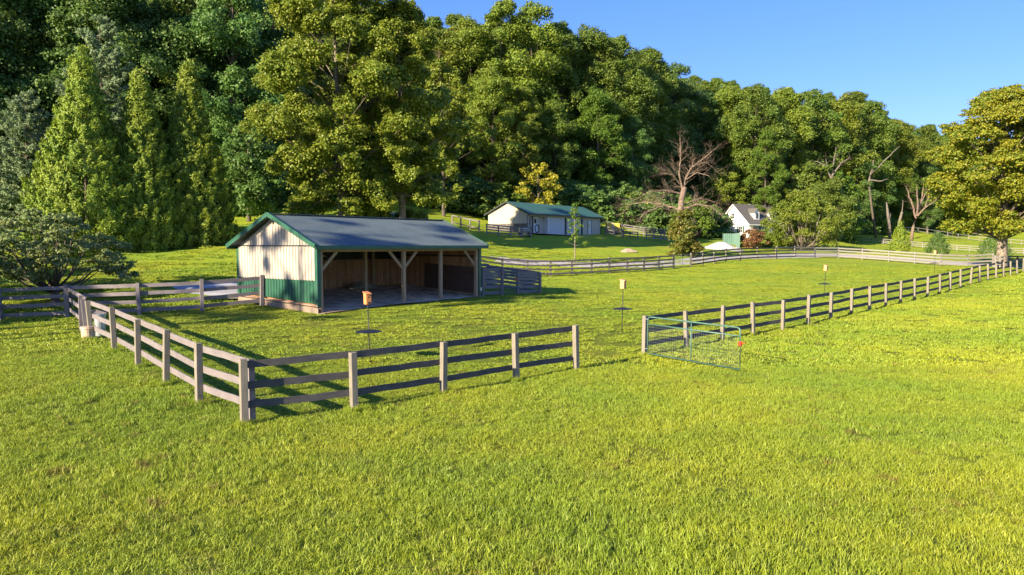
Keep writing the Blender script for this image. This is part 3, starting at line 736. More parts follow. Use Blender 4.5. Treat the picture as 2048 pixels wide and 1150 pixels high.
# front wall pieces (openings: porch 0.3-4.9, doors 5.4-9.2 and 10-13.6, person door 14.6-15.4)
def fpart(nm, t0, t1, z0, z1, mat, s=0., th=.05):
    m = MB(); m.beam(GP((t0 + t1) / 2, s, gz + z0), GP((t0 + t1) / 2, s, gz + z1), t1 - t0, th, up=W_); return m.build(nm, mat, ga_)
fpart('header_wall', .0, 13.9, 2.18, 2.55, M['garage_wall'])
fpart('pier', 4.62, 4.92, -.4, 2.18, M['white']); fpart('pier', 9.1, 9.35, -.4, 2.18, M['garage_wall']); fpart('door_jamb', 8.88, 9.1, -.2, 2.18, M['trim_dark'])
fpart('front_wall', 14.6, GL, -.4, 2.55, M['garage_wall']); fpart('front_wall', 13.35, 14.6, -.4, 2.55, M['garage_wall'], s=.004); fpart('door_jamb', 13.1, 13.35, -.2, 2.18, M['trim_dark'])
fpart('pier', 0, .25, -.4, 2.18, M['garage_wall'])
fpart('porch_wall', .25, 4.62, -.4, 2.3, M['garage_wall'], s=.6)
fpart('porch_side', 4.58, 4.64, -.4, 2.2, M['white'], s=.3, th=.6)
m = MB(); m.box(GP(2.4, .32, gz + 2.25), 4.5, .5, .05, ax=U); m.build('porch_ceiling', M['trim_dark'], ga_)
pdoor = fpart('door', 1.9, 2.95, -.1, 2.1, M['white'], s=.56, th=.06)
m = MB(); m.beam(GP(2.42, .51, gz + 1.25), GP(2.42, .51, gz + 1.85), .5, .02, up=W_); m.build('window', M['glass'], pdoor)
fpart('window', .5, 1.2, .9, 1.9, M['glass'], s=.56, th=.03)
fpart('porch_post', 1.5, 1.62, -.2, 2.18, M['trim_dark'], s=.3, th=.12)
for t0, t1 in ((4.95, 8.85), (9.4, 13.05)):
    gd = fpart('garage_door', t0, t1, -.2, 2.15, M['garage_door'], s=.12, th=.05)
    for q in range(1, 4):
        m = MB(); m.beam(GP(t0, .088, gz - .2 + q * .58), GP(t1, .088, gz - .2 + q * .58), .012, .02); m.build('panel_seam', M['galv'], gd)
    m = MB(); m.box(GP((t0 + t1) / 2, .085, gz + .9), .12, .04, .08, ax=U); m.build('handle', M['black'], gd)
d2 = fpart('door', 14.75, 15.6, -.2, 1.95, M['white'], s=-.035, th=.04)
m = MB(); m.box(GP(15.0, -.07, gz + 1.15), .3, .03, .4, ax=U); m.build('door_plaque', M['yellow'], d2)
for a in (14.68, 15.68): fpart('door_frame', a - .05, a + .05, -.2, 2.02, M['trim_dark'], s=-.04, th=.05)
fpart('corner_trim', GL - .1, GL + .06, -.4, 2.5, M['trim_dark'], s=-.03)
for s0 in (-.45, GW + .45):
    m = MB(); roof_sheet(m, GP, -.35, GL + .35, s0, gE - gr * .45 + .14, GW / 2, gR + .12, .3, .02); m.build('roof', M['roof_teal'], ga_)
    z_ = gE - gr * .45 + .06
    m = MB(); m.beam(GP(-.36, s0 * 1.0 - (.03 if s0 < 0 else -.03), z_), GP(GL + .36, s0 - (.03 if s0 < 0 else -.03), z_), .04, .16); m.build('fascia', M['trim_dark'], ga_)
    for t in (-.37, GL + .37):
        m = MB(); m.beam(GP(t, s0, z_ + .03), GP(t, GW / 2, gR + .04), .04, .17); m.build('rake_trim', M['trim_dark'], ga_)
m = MB(); m.tube([GP(-.05, -.38, gE - .1), GP(-.12, -.05, gE - .45), GP(-.12, -.05, gz + .1)], .05, 8); m.build('downspout', M['trim_dark'], ga_)
m = MB(); m.poly([GP(.3, -1.6, gz - .13), GP(GL, -1.6, gz - .55), GP(GL, 0, gz - .45), GP(.3, .55, gz - .05)], (0, 0, .06)); m.build('apron_slab', M['drive'], ga_)

# machine parked at the garage corner, hose reel beside the door
mc = at(1050, 91.8)
mt = thing('utility_cart', mc, 'small white and blue utility cart parked at the garage corner behind the pen fence', 'cart')
m = MB(); m.box(mc + Vector((0, 0, .82)), 1.5, .8, .45, ax=(1, .2, 0)); m.build('body', M['galv'], mt, bevel=.05)
m = MB(); m.box(mc + Vector((.05, 0, 1.12)), 1.1, .7, .14, ax=(1, .2, 0)); m.build('lid', M['white'], mt, bevel=.03)
for a in (-.55, .55):
    for b_ in (-.38, .38):
        c = mc + Vector((a, b_ + .2 * a, .3)); m = MB(); m.tube([c - Vector((0, .08, 0)), c + Vector((0, .08, 0))], .3, 16); w = m.build('wheel', M['rubber'], mt)
c = GP(.9, -.9, gz + .5)
m = MB(); m.tube([c + U * (.5 * math.cos(a)) * .9 + Vector((0, 0, .5 * math.sin(a))) for a in np.linspace(0, 6.28, 22)], .07, 7)
tr_ = m.build('tyre', M['rubber'], origin=c); tag(tr_, 'black tyre standing on edge by the garage porch', 'tyre')

# small green roofed run-in behind the sycamores
so = pix(795, 437.5, 80); fo = frame(so)
rs = thing('animal_shed', so, 'small open shed with a teal roof behind the big yellow trees', 'shed')
for t, s in ((0, 0), (3.6, 0), (0, 2.4), (3.6, 2.4)):
    m = MB(); m.beam(fo(t, s, so.z - .4), fo(t, s, so.z + (.05 if s == 0 else .6)), .12, .12, up=U); m.build('post', M['beam'], rs)
m = MB(); ribbed(m, fo, -.2, 3.8, lambda x: so.z - .4, lambda x: so.z + .6, out=1, fixed=2.4, along='t'); m.build('rear_siding', M['garage_wall'], rs)
m = MB(); m.poly([fo(-.4, -.5, so.z + .12), fo(4.0, -.5, so.z + .12), fo(4.0, 2.8, so.z + .85), fo(-.4, 2.8, so.z + .85)], (0, 0, .05)); m.build('roof', M['roof_teal'], rs)

# yellow tank in the pen
yt = at(1225, 112.5); yr = thing('storage_tank', yt, 'yellow plastic storage tank strapped on a pallet beside the garage', 'tank')
for k in (-1, 1):
    m = MB(); m.box(yt + Vector((k * .52, 0, .95)), .98, 1.0, 1.15); m.build('tank_body', M['yellow'], yr, bevel=.08)
m = MB(); m.box(yt + Vector((0, -.53, .95)), .14, .04, 1.3); m.build('strap', M['galv'], yr)
m = MB(); m.box(yt + Vector((0, 0, .22)), 2.2, 1.1, .3); m.build('pallet', M['beam'], yr)

# ------------------------------------------------------------------ white house
HU = Vector((.85, .527, 0)).normalized(); HWv = Vector((-HU.y, HU.x, 0)); HO = pix(1496, 472.5, 150)
def HP(t, s, z): return Vector((HO.x + HU.x * t + HWv.x * s, HO.y + HU.y * t + HWv.y * s, HO.z + z))
ho = thing('house', HP(6, 4, 0), 'white clapboard house with grey dormered roof behind the round tree', 'house')
HLn, HWd, hE, hR = 12.5, 7.8, 2.75, 6.65
k = (hR - hE) / (HWd / 2)
m = MB(); m.poly([HP(0, 0, -.5), HP(0, HWd, -.5), HP(0, HWd, hE), HP(0, HWd / 2, hR), HP(0, 0, hE)], HU * .15); m.build('gable_wall', M['vinyl'], ho)
m = MB(); m.poly([HP(HLn, 0, -.5), HP(HLn, HWd, -.5), HP(HLn, HWd, hE), HP(HLn, HWd / 2, hR), HP(HLn, 0, hE)], HU * .15); m.build('gable_wall', M['vinyl'], ho)
m = MB(); m.poly([HP(.16, .02, -.5), HP(HLn - .01, .02, -.5), HP(HLn - .01, .02, hE), HP(.16, .02, hE)], HWv * .15); m.build('front_wall', M['vinyl'], ho)
m = MB(); m.poly([HP(.16, HWd - .2, -.5), HP(HLn - .01, HWd - .2, -.5), HP(HLn - .01, HWd - .2, hE), HP(.16, HWd - .2, hE)], HWv * .15); m.build('rear_wall', M['vinyl'], ho)
for s0, e in ((-.45, -1), (HWd + .45, 1)):
    m = MB(); z0 = hE - k * .45 + .1
    m.poly([HP(-.3, s0, z0), HP(HLn + .4, s0, z0), HP(HLn + .4, HWd / 2, hR + .1), HP(-.3, HWd / 2, hR + .1)], (0, 0, .12)); rf = m.build('roof', M['shingle'], ho)
    for t in (-.33, HLn + .43):
        m = MB(); m.beam(HP(t, s0, z0 - .02), HP(t, HWd / 2, hR - .02), .05, .26); m.build('rake_trim', M['white'], ho)
    m = MB(); m.beam(HP(-.3, s0 + e * .05, z0 - .04), HP(HLn + .4, s0 + e * .05, z0 - .04), .08, .2); m.build('gutter', M['white'], ho)
m = MB(); m.box(HP(5.6, HWd / 2 + .5, hR + .05), .3, .3, .5, ax=HU); m.build('vent_pipe', M['white'], ho)
def hwin(t, s, z0, z1, w, gable, shut=True):
    D = HWv if gable else HU; N = (-HU if gable else -HWv)
    c0, c1 = HP(t, s, z0) + N * .02, HP(t, s, z1) + N * .02
    m = MB(); m.beam(c0, c1, w + .18, .05, up=N); f = m.build('window', M['white'], ho)
    m = MB(); q = Vector((0, 0, .09)); m.beam(c0 + q + N * .03, c1 - q + N * .03, w, .03, up=N); m.build('pane', M['glass'], f)
    m = MB(); mid = (c0 + c1) / 2 + N * .05; m.beam(mid - D * w / 2, mid + D * w / 2, .02, .06); m.beam(c0 + N * .052, c1 + N * .052, .04, .02, up=N); m.build('sash_bar', M['white'], f)
    if shut:
        for a in (-1, 1):
            m = MB(); o_ = D * (a * (w / 2 + .32)); m.beam(c0 + o_, c1 + o_, .38, .05, up=N); m.build('shutter', M['shutter'], f)
hwin(0, HWd * .25, .75, 2.15, .85, True); hwin(0, HWd * .75, .75, 2.15, .85, True); hwin(0, HWd * .52, 3.7, 4.9, .8, True, False)
hwin(2.6, 0, .7, 2.15, .9, False); hwin(4.6, 0, .7, 2.15, .9, False); hwin(9, 0, .7, 2.15, .9, False)
for t in (3.3, 8.6):
    s_in, zb, zr, w = .55, hE + k * .55, 6.0, 1.5
    back = lambda z: (z - hE) / k
    m = MB(); m.poly([HP(t - w / 2, s_in, zb - .2), HP(t + w / 2, s_in, zb - .2), HP(t + w / 2, s_in, 5.0), HP(t, s_in, 5.75), HP(t - w / 2, s_in, 5.0)], HWv * .1); dm = m.build('dormer', M['vinyl'], ho)
    for a in (-1, 1):
        x = t + a * (w / 2 - .04)
        m = MB(); m.poly([HP(x, s_in + .1, zb - .1), HP(x, s_in + .1, 5.0), HP(x, back(5.0) + .05, 5.0)], HU * .06); m.build('cheek', M['vinyl'], dm)
        m = MB(); m.poly([HP(t + a * (w / 2 + .15), s_in - .2, 4.9), HP(t, s_in - .2, 5.82), HP(t, back(5.82), 5.82), HP(t + a * (w / 2 + .15), back(4.95), 4.9)], (0, 0, .08)); m.build('dormer_roof', M['shingle'], dm)
    m = MB(); m.beam(HP(t, s_in - .03, 3.75), HP(t, s_in - .03, 4.85), .62, .04, up=HWv); m.build('window', M['glass'], dm)

# green metal bin wall with the stone piles
b0, b1, b2 = at(1444.5, 109), at(1467, 108.5), at(1479, 103)
bw = thing('storage_bin', (b0 + b1) / 2, 'green corrugated metal bin wall behind the white stone pile', 'storage bin')
def wallpiece(a, b, h):
    d = (b - a); d.z = 0; Ln = d.length; d.normalize(); nn = Vector((d.y, -d.x, 0))
    m = MB(); f = lambda t, s, z: Vector((a.x, a.y, 0)) + d * s + nn * t + Vector((0, 0, z))
    zb, ze_ = a.z, b.z
    ribbed(m, f, 0, Ln, lambda s: zb + (ze_ - zb) * s / Ln - .2, lambda s: h, pitch=.3, rib=.05); m.beam(f(-.06, 0, h - .1), f(-.06, Ln, h - .1), .08, .1)
    m.build('metal_panel', M['tube_green'], bw)
hz = pix(1450, 467, 108.5).z
wallpiece(b0, b1, hz); wallpiece(b1, b2, hz)
def pile(label, px, d, rx, ry, h, mat, seed):
    c = at(px, d); rr = random.Random(seed); m = MB(); n = 28; vs = [c + Vector((0, 0, h))]
    rings = ((.18, .93), (.4, .68), (.65, .36), (.85, .13), (1.0, -.03))
    for r_, z_ in rings:
        for q in range(n):
            a = 2 * math.pi * q / n; k_ = r_ * (1 + .1 * math.sin(2 * a + seed) + rr.uniform(-.04, .04))
            x, y = c.x + rx * k_ * math.cos(a), c.y + ry * k_ * math.sin(a)
            vs.append(Vector((x, y, g(x, y) + max(-.05, h * z_ + rr.uniform(-.03, .03)))))
    fs = [(0, 1 + q, 1 + (q + 1) % n) for q in range(n)]
    for l in range(len(rings) - 1): fs += [(1 + l * n + q, 1 + (l + 1) * n + q, 1 + (l + 1) * n + (q + 1) % n, 1 + l * n + (q + 1) % n) for q in range(n)]
    m.add(vs, fs); o = m.build('gravel_pile', mat, origin=c, smooth=True); tag(o, label, 'gravel pile', 'stone piles by the green bin')
pile('large white crushed stone pile in front of the green bin wall', 1443, 100, 2.5, 2.2, 1.0, M['gravel_white'], 2)
pile('low grey stone pile at the right foot of the white pile', 1474, 99, 1.0, 1.2, .5, M['gravel_grey'], 5)

def rock(name, label, px, d, sx, sy, sz, seed, mat='rock', cat='rock'):
    c = at(px, d); bm = bmesh.new(); bmesh.ops.create_icosphere(bm, subdivisions=3, radius=1)
    rr = np.random.RandomState(seed); ph = rr.rand(6) * 6
    for v in bm.verts:
        p = v.co; k_ = 1 + .14 * math.sin(3 * p.x + ph[0]) + .12 * math.sin(4 * p.y + ph[1]) + .1 * math.sin(5 * p.z + ph[2]) + rr.uniform(-.05, .05)
        v.co = Vector((p.x * sx * k_, p.y * sy * k_, max(-.1, p.z) * sz * k_))
    me = bpy.data.meshes.new(name); bm.to_mesh(me); bm.free(); me.materials.append(M[mat])
    o = bpy.data.objects.new(name, me); COL.objects.link(o); o.location = c; tag(o, label, cat)
rock('rock', 'brown flat rock lying on the lawn left of the bare tree', 1258, 83, .95, .6, .45, 3)
rock('rock', 'small tan stone at the right foot of the ivy covered trunk', 1397, 86, .45, .35, .3, 8)

# ground covers
ribbon('gravel_drive', [at(px, d)[:2] for px, d in ((985,66.5),(1100,68),(1183,69.5),(1287,72.5),(1347,75.5),(1400,79),(1450,83),(1510,88.5),(1580,95),(1640,99.5),(1700,101),(1780,99),(1850,95.5),(1930,90),(2000,84),(2080,79))],
       [2.6, 3.2, 3.2, 3.4, 4.2, 4.2, 4.2, 4., 4.], M['drive'], 'pale gravel drive behind the paddock fence', off=.05)
ribbon('gravel_pad', [at(px, d)[:2] for px, d in ((345,40.5),(400,40.2),(450,39.2),(497,37.6))], [1.0, 3.4, 3.4, 2.2], M['tarp'], 'grey gravel pad behind the shelter fence', off=.06)
p = at(488, 36.3); m = MB(); m.box(p + Vector((0, 0, .08)), 1.5, .7, .05, ax=(.9, .35, 0)); o = m.build('loose_board', M['pale_rail'], origin=p); tag(o, 'pale loose board lying at the back corner of the shelter', 'board')
# ------------------------------------------------------------------ trees
def unit(a): return a / (np.linalg.norm(a, axis=-1, keepdims=True) + 1e-9)
def leaf_quads(C, N, Ln, Wd, rs, D=None):
    """one kite shaped leaf per centre; N normals, D optional growth direction"""
    n = len(C); N = unit(N)
    D = rs.randn(n, 3) if D is None else D
    t = unit(D - N * (D * N).sum(1)[:, None]); b = np.cross(N, t)
    Ln = np.broadcast_to(Ln, n)[:, None] * rs.uniform(.7, 1.3, (n, 1)); Wd = np.broadcast_to(Wd, n)[:, None] * rs.uniform(.75, 1.25, (n, 1))
    fold = N * (Wd * rs.uniform(-.25, .25, (n, 1)))
    V = np.stack([C - t * Ln * .5, C + b * Wd * .5 + fold, C + t * Ln * .5, C - b * Wd * .5 + fold], 1).reshape(-1, 3)
    return V, np.arange(4 * n).reshape(n, 4)
def cloud(rs, lobes, n, flat=.72, up=.45, inner=.55, jit=.55):
    """leaf centres and normals spread through lobes [(x,y,z,r)], densest on their upper outer side"""
    lb = np.array(lobes); w = lb[:, 3] ** 2; k = rs.choice(len(lb), n, p=w / w.sum())
    d = unit(rs.randn(n, 3)); low = (d[:, 2] < -.1) & (rs.rand(n) < .6); d[low, 2] *= -1
    rr = lb[k, 3] * (inner + (1.0 - inner) * rs.rand(n) ** .6) * np.exp(np.clip(rs.randn(n) * .19, -.5, .36))
    C = lb[k, :3] + d * rr[:, None] * np.array([1, 1, flat])
    N = d + np.array([0, 0, up]) + rs.randn(n, 3) * jit
    return C, N
def tubes_np(m):
    q = [f for f in m.f if len(f) == 4]
    return np.array(m.v, float), np.array(q, int)

def broadleaf(seed, h, Rr, base, n_lobes, n_leaves, leaf, prof, lobe=(.26, .42), trunk_r=.35, flat=.88, limb=True, inner=.5, multi=1, limb_r=.28, inside=.8):
    rs = np.random.RandomState(seed); rnd = random.Random(seed)
    lobes = []
    ga = 2.399963
    for i in range(n_lobes):
        f = (i + .5) / n_lobes; f = min(.99, max(0.01, f + rs.uniform(-.05, .05)))
        pr = prof(f) * Rr; r = Rr * lobe[0] * .85 + Rr * (lobe[1] * 1.12 - lobe[0] * .85) * rs.rand() ** 1.3; r *= (.75 + .25 * prof(f))
        a = i * ga + rs.uniform(-.5, .5); rad = max(0, pr - r * .55) * (rs.uniform(.66, 1.22) if rs.rand() < inside else rs.uniform(.15, .75))
        lobes.append((rad * math.cos(a), rad * math.sin(a), base + (h - base) * min(1., f + rs.uniform(-.03, .03)) - r * .35, r))
    # each lobe breaks into smaller tufts so the outline stays ragged
    fine = []
    for x, y, z, r in lobes:
        fine.append((x, y, z, r * .72))
        for _ in range(8):
            d = unit(rs.randn(3)); d[2] = abs(d[2]) * .95 - .2
            fine.append((x + d[0] * r * .8, y + d[1] * r * .8, z + d[2] * r * .85, r * rs.uniform(.24, .46)))
    C, N = cloud(rs, fine, n_leaves, flat, inner=inner)
    V, F = leaf_quads(C, N, leaf, leaf * .82, rs)
    m = MB(); top = h * .86
    bx, by = rs.uniform(-.3, .3, 2) * Rr * .3
    tp = lambda k: Vector((bx * k * k, by * k * k, top * k))
    if multi == 1:
        m.tube([tp(k) - Vector((0, 0, .3 if k == 0 else 0)) for k in np.linspace(0, 1, 9)], [trunk_r * (1.12 if k == 0 else (1 - k) ** .8 + .12) for k in np.linspace(0, 1, 9)], 8, False)
    if seed == 71: m.tube([Vector((0, 0, -.3)), Vector((.02, 0, .3)), Vector((0, 0, .75))], [.26, .20, .19], 8, False)
    for i, (x, y, z, r) in enumerate(lobes):
        if not limb: break
        e = Vector((x, y, z))
        if multi > 1:
            if seed == 71 and i % 2: continue
            s = Vector((rnd.uniform(-.12, .12), rnd.uniform(-.12, .12), .55 if seed == 71 else -.1)); mid = s.lerp(e, .45) + Vector((x * .05, y * .05, -.12 * z))
            r0 = trunk_r * rnd.uniform(.35, .6)
        else:
            k = min(.95, max(.18, (z - math.hypot(x, y) * .75) / top)); s = tp(k)
            mid = s.lerp(e, .5) + Vector((0, 0, .05 * (e - s).length)); r0 = trunk_r * limb_r * ((1 - k) * .8 + .3)
        wob = Vector((rnd.uniform(-.3, .3), rnd.uniform(-.3, .3), rnd.uniform(-.2, .2))) * r * .5
        m.tube([s, s.lerp(mid, .6) + wob * .5, mid + wob, mid.lerp(e, .6), e], [r0, r0 * .8, r0 * .6, r0 * .38, r0 * .16], 5, False)
    return (V, F), tubes_np(m)

def conifer_spray(seed, h, Rr, n_pl, per, leaf, prof, base=.1):
    """dense upright sprays covering a flame shaped crown"""
    rs = np.random.RandomState(seed); Cs, Ds, Ns = [], [], []
    f = 1 - np.sqrt(rs.rand(n_pl)); f = np.sort(f); a = np.arange(n_pl) * 2.399963 + rs.uniform(-.3, .3, n_pl)
    lump = 1 + .05 * np.sin(3 * a + 5 * f * 6.28) + .05 * np.sin(5 * a - 9 * f * 6.28)
    rad = np.array([prof(q) for q in f]) * Rr * rs.uniform(.74, 1.02, n_pl) * lump
    P = np.column_stack([rad * np.cos(a), rad * np.sin(a), base + (h - base) * f * .98])
    out = np.column_stack([np.cos(a), np.sin(a), np.zeros(n_pl)])
    D = unit(out * .75 + np.array([0, 0, .85]) + rs.randn(n_pl, 3) * .22)
    L_ = (.42 + .72 * np.array([prof(q) for q in f])) * rs.uniform(.75, 1.25, n_pl)
    k = np.repeat(np.arange(n_pl), per); u = rs.rand(len(k))
    C = P[k] + D[k] * (L_[k] * (u - .35))[:, None] + rs.randn(len(k), 3) * (.20 * (1.15 - u))[:, None]
    dd = unit(D[k] + rs.randn(len(k), 3) * .45); N = out[k] + rs.randn(len(k), 3) * .6 + np.array([0, 0, .3])
    V, F = leaf_quads(C, N, leaf, leaf * .30, rs, dd)
    m = MB(); m.tube([Vector((0, 0, h * q - .2)) for q in (0, .3, .6, .93)], [Rr * .045, Rr * .035, Rr * .02, .02], 7, False)
    return (V, F), tubes_np(m)

def pine(seed, h, Rr, whorls, leaf, base=1.0, per=11):
    rs = np.random.RandomState(seed); m = MB(); Cs, Ds = [], []
    m.tube([Vector((0, 0, h * q - .2)) for q in (0, .3, .6, .97)], [.24, .18, .11, .02], 7, False)
    for w in range(whorls):
        f = (w + .5) / whorls; z = base + (h - base) * f
        ln = Rr * ((1 - f) ** .75 * .95 + .07)
        for b in range(7 if f < .8 else 5):
            a = rs.rand() * 6.283; l = ln * rs.uniform(.6, 1.12); rise = .18 + .5 * f
            pts = []
            for q in np.linspace(0, 1, 6):
                pts.append(Vector((math.cos(a) * l * q, math.sin(a) * l * q, z + l * (rise * q * q - .10 * q) + rs.uniform(-.03, .03))))
            m.tube(pts, [.05, .04, .03, .022, .016, .01], 4, False)
            nt = int(6 + l * 5.5)
            for q in rs.uniform(.22, 1.05, nt):
                p = np.array(pts[0]) + (np.array(pts[-1]) - np.array(pts[0])) * q; p[2] = z + l * (rise * q * q - .10 * q)
                side = np.array([-math.sin(a), math.cos(a), 0]) * rs.uniform(-1, 1) * l * .26 * (1.15 - q)
                c = p + side
                for _ in range(per):
                    d = unit(np.array([math.cos(a), math.sin(a), .7]) * .8 + rs.randn(3) * .6)
                    Cs.append(c + d * leaf * .45); Ds.append(d)
    C, D = np.array(Cs), np.array(Ds); V, F = leaf_quads(C, rs.randn(len(C), 3) + np.array([0, 0, .6]), leaf, leaf * .20, rs, D)
    return (V, F), tubes_np(m)

egg  = lambda f: (max(0., math.sin(math.pi * (f * .86 + .10)))) ** .75
oval = lambda f: (max(0., math.sin(math.pi * (f * .90 + .06)))) ** .65
dome = lambda f: math.sqrt(max(0., 1 - (max(0, f - .25) / .80) ** 2)) * (.72 + .28 * min(1, f / .25))
tall = lambda f: (max(0., math.sin(math.pi * (f ** .85 * .88 + .09)))) ** .6
flame = lambda f: (1 - f) ** .98 * (.98 + .22 * math.sin(math.pi * min(1, f * 1.5))) + .012

PROTO = {}
def proto(key, data, leafmat, barkmat, h):
    (V, F), (tv, tf) = data
    PROTO[key] = dict(crown=np_mesh('crown', V, F, leafmat), trunk=np_mesh('trunk', tv, tf, barkmat, True), h=h, used=False, data=data, mats=(leafmat, barkmat))
def plant(key, name, loc, label, cat, h=None, rot=None, group=None, wide=1., leafmat=None):
    """place one tree: Empty > crown, trunk (copies share mesh data)"""
    p = PROTO[key]; s = (h / p['h']) if h else 1.
    r = thing(name, loc, label, cat, group); r.scale = (s * wide, s * wide, s); r.rotation_euler.z = random.uniform(0, 6.28) if rot is None else rot
    for k in ('crown', 'trunk'):
        o = bpy.data.objects.new(k, p[k]); COL.objects.link(o); o.parent = r
        if k == 'crown' and leafmat: o.material_slots[0].link = 'OBJECT'; o.material_slots[0].material = leafmat
    return r
def hgt(px, d, ytop):
    return HC + (490 - ytop) * d / FPX - at(px, d).z

# --- forest kinds
proto('oak1', broadleaf(11, 27, 6.2, 4.5, 46, 46000, .30, oval, trunk_r=.42, lobe=(.28,.46)), L['mid'], M['bark'], 27)
proto('oak2', broadleaf(12, 27, 6.0, 3.0, 48, 46000, .295, egg, trunk_r=.40, lobe=(.28,.46)), L['deep'], M['bark'], 27)
proto('oak3', broadleaf(13, 28, 6.6, 7.0, 46, 45000, .305, dome, trunk_r=.45, lobe=(.28,.46)), L['olive'], M['bark'], 28)
proto('poplar1', broadleaf(14, 31, 5.2, 6.0, 48, 43000, .295, tall, trunk_r=.40, lobe=(.28,.44)), L['olive'], M['bark'], 31)
proto('poplar2', broadleaf(15, 30, 5.4, 2.5, 50, 46000, .295, oval, trunk_r=.38, lobe=(.26,.42)), L['mid'], M['bark'], 30)
proto('round1', broadleaf(16, 12, 5.2, .8, 36, 15000, .36, dome, trunk_r=.3), L['bright'], M['bark'], 12)
proto('round2', broadleaf(17, 14, 5.0, 1.5, 36, 15000, .38, oval, trunk_r=.3), L['deep'], M['bark'], 14)

def joined(key):
    p = PROTO[key]; (V, F), (tv, tf) = p['data']
    me = np_mesh('woods_' + key, np.vstack([V, tv]), np.vstack([F, tf + len(V)]), p['mats'][0]); me.materials.append(p['mats'][1])
    mi = np.zeros(len(F) + len(tf), np.int32); mi[len(F):] = 1; me.polygons.foreach_set('material_index', mi)
    return bpy.data.objects.new('tree_' + key, me)
def scatter(name, pts, rot, scl, srcs, label, seed=1):
    """one stuff object: instances of srcs on pts (geometry nodes)"""
    me = bpy.data.meshes.new(name); n = len(pts)
    me.vertices.add(n); me.vertices.foreach_set('co', np.ascontiguousarray(pts, np.float32).ravel())
    a = me.attributes.new('rot', 'FLOAT_VECTOR', 'POINT'); a.data.foreach_set('vector', np.ascontiguousarray(rot, np.float32).ravel())
    a = me.attributes.new('scl', 'FLOAT_VECTOR', 'POINT'); a.data.foreach_set('vector', np.ascontiguousarray(scl, np.float32).ravel())
    a = me.attributes.new('pick', 'INT', 'POINT'); a.data.foreach_set('value', np.random.RandomState(seed).randint(0, len(srcs), n).astype(np.int32))
    o = bpy.data.objects.new(name, me); COL.objects.link(o); tag(o, label, kind='stuff')
    ng = bpy.data.node_groups.new(name, 'GeometryNodeTree'); ng.is_modifier = True
    ng.interface.new_socket('Geometry', in_out='INPUT', socket_type='NodeSocketGeometry'); ng.interface.new_socket('Geometry', in_out='OUTPUT', socket_type='NodeSocketGeometry')
    N_ = ng.nodes; gi = N_.new('NodeGroupInput'); go_ = N_.new('NodeGroupOutput'); iop = N_.new('GeometryNodeInstanceOnPoints'); jn = N_.new('GeometryNodeJoinGeometry')
    for s in srcs:
        oi = N_.new('GeometryNodeObjectInfo'); oi.inputs['Object'].default_value = s; oi.inputs['As Instance'].default_value = True
        ng.links.new(oi.outputs['Geometry'], jn.inputs[0])
    def attr(nm, t):
        k = N_.new('GeometryNodeInputNamedAttribute'); k.data_type = t; k.inputs[0].default_value = nm
        return [q for q in k.outputs if q.name == 'Attribute' and q.enabled][0]
    ng.links.new(gi.outputs[0], iop.inputs['Points']); ng.links.new(jn.outputs[0], iop.inputs['Instance'])
    iop.inputs['Pick Instance'].default_value = True
    ng.links.new(attr('pick', 'INT'), iop.inputs['Instance Index'])
    e2r = N_.new('FunctionNodeEulerToRotation'); ng.links.new(attr('rot', 'FLOAT_VECTOR'), e2r.inputs[0]); ng.links.new(e2r.outputs[0], iop.inputs['Rotation'])
    ng.links.new(attr('scl', 'FLOAT_VECTOR'), iop.inputs['Scale']); ng.links.new(iop.outputs[0], go_.inputs[0])
    md = o.modifiers.new('scatter', 'NODES'); md.node_group = ng
    return o

# --- individual trees of the wood's edge: (photo column, distance, top row, kind, colour)
EDGE = [(-70,78,-110,'oak2','deep'),(25,82,-80,'oak1','deep'),(125,86,-90,'oak2','deep'),(225,84,-60,'oak3','deep'),(318,90,-80,'poplar2','deep'),
        (395,92,-50,'oak1','deep'),(470,90,-40,'oak2','deep'),(548,97,-20,'poplar2','deep'),(500,83,255,'round2','deep'),
        (625,118,-25,'oak1','mid'),(880,126,66,'oak2','olive'),(940,128,54,'oak3','olive'),
        (1002,130,16,'poplar1','olive'),(1062,133,26,'oak1','olive'),(1120,138,62,'poplar2','mid'),(1178,142,66,'oak3','mid'),(1238,146,88,'oak1','mid'),
        (1296,158,104,'oak2','mid'),(1345,170,140,'oak1','deep'),
        (985,118,150,'oak3','olive'),(1045,121,185,'poplar2','olive'),(1108,126,205,'oak2','mid'),(1193,133,185,'oak3','bright'),(1262,139,235,'oak2','deep'),(1322,154,265,'oak2','deep'),
        (1400,176,185,'oak2','deep'),(1452,178,178,'oak3','olive'),(1505,170,180,'oak1','mid'),(1560,178,182,'oak3','olive'),(1618,186,190,'oak1','mid'),
        (1676,192,196,'oak3','olive'),(1732,200,212,'oak1','mid'),(1788,212,244,'oak3','olive'),(1845,228,258,'oak1','mid'),(1898,244,270,'oak3','mid'),(1955,255,285,'oak1','olive'),(2015,262,296,'oak3','olive'),(2070,262,296,'oak1','mid'),
        (1528,158,268,'poplar2','bright'),(1478,172,300,'oak2','deep'),(1622,163,330,'round1','mid'),(1672,168,352,'round1','bright'),(1708,190,292,'oak2','deep'),(1752,198,318,'oak2','deep'),
        (1800,208,332,'oak3','bright'),(1852,212,330,'oak2','deep'),(1902,220,352,'oak1','mid'),(1950,236,372,'round2','deep'),(2000,245,380,'round2','mid'),(2048,240,366,'oak2','deep')]
SECT = [(-200, 330, 'dark woods behind the cedars'), (330, 600, 'woods left of the yellow trees'), (600, 960, 'woods behind the yellow trees'),
        (960, 1215, 'woods behind the garage'), (1215, 1385, 'woods behind the bare tree'), (1385, 1600, 'woods behind the white house'),
        (1600, 1760, 'woods right of the white house'), (1760, 1910, 'woods behind the bare snags'), (1910, 2200, 'woods beyond the turning maple')]
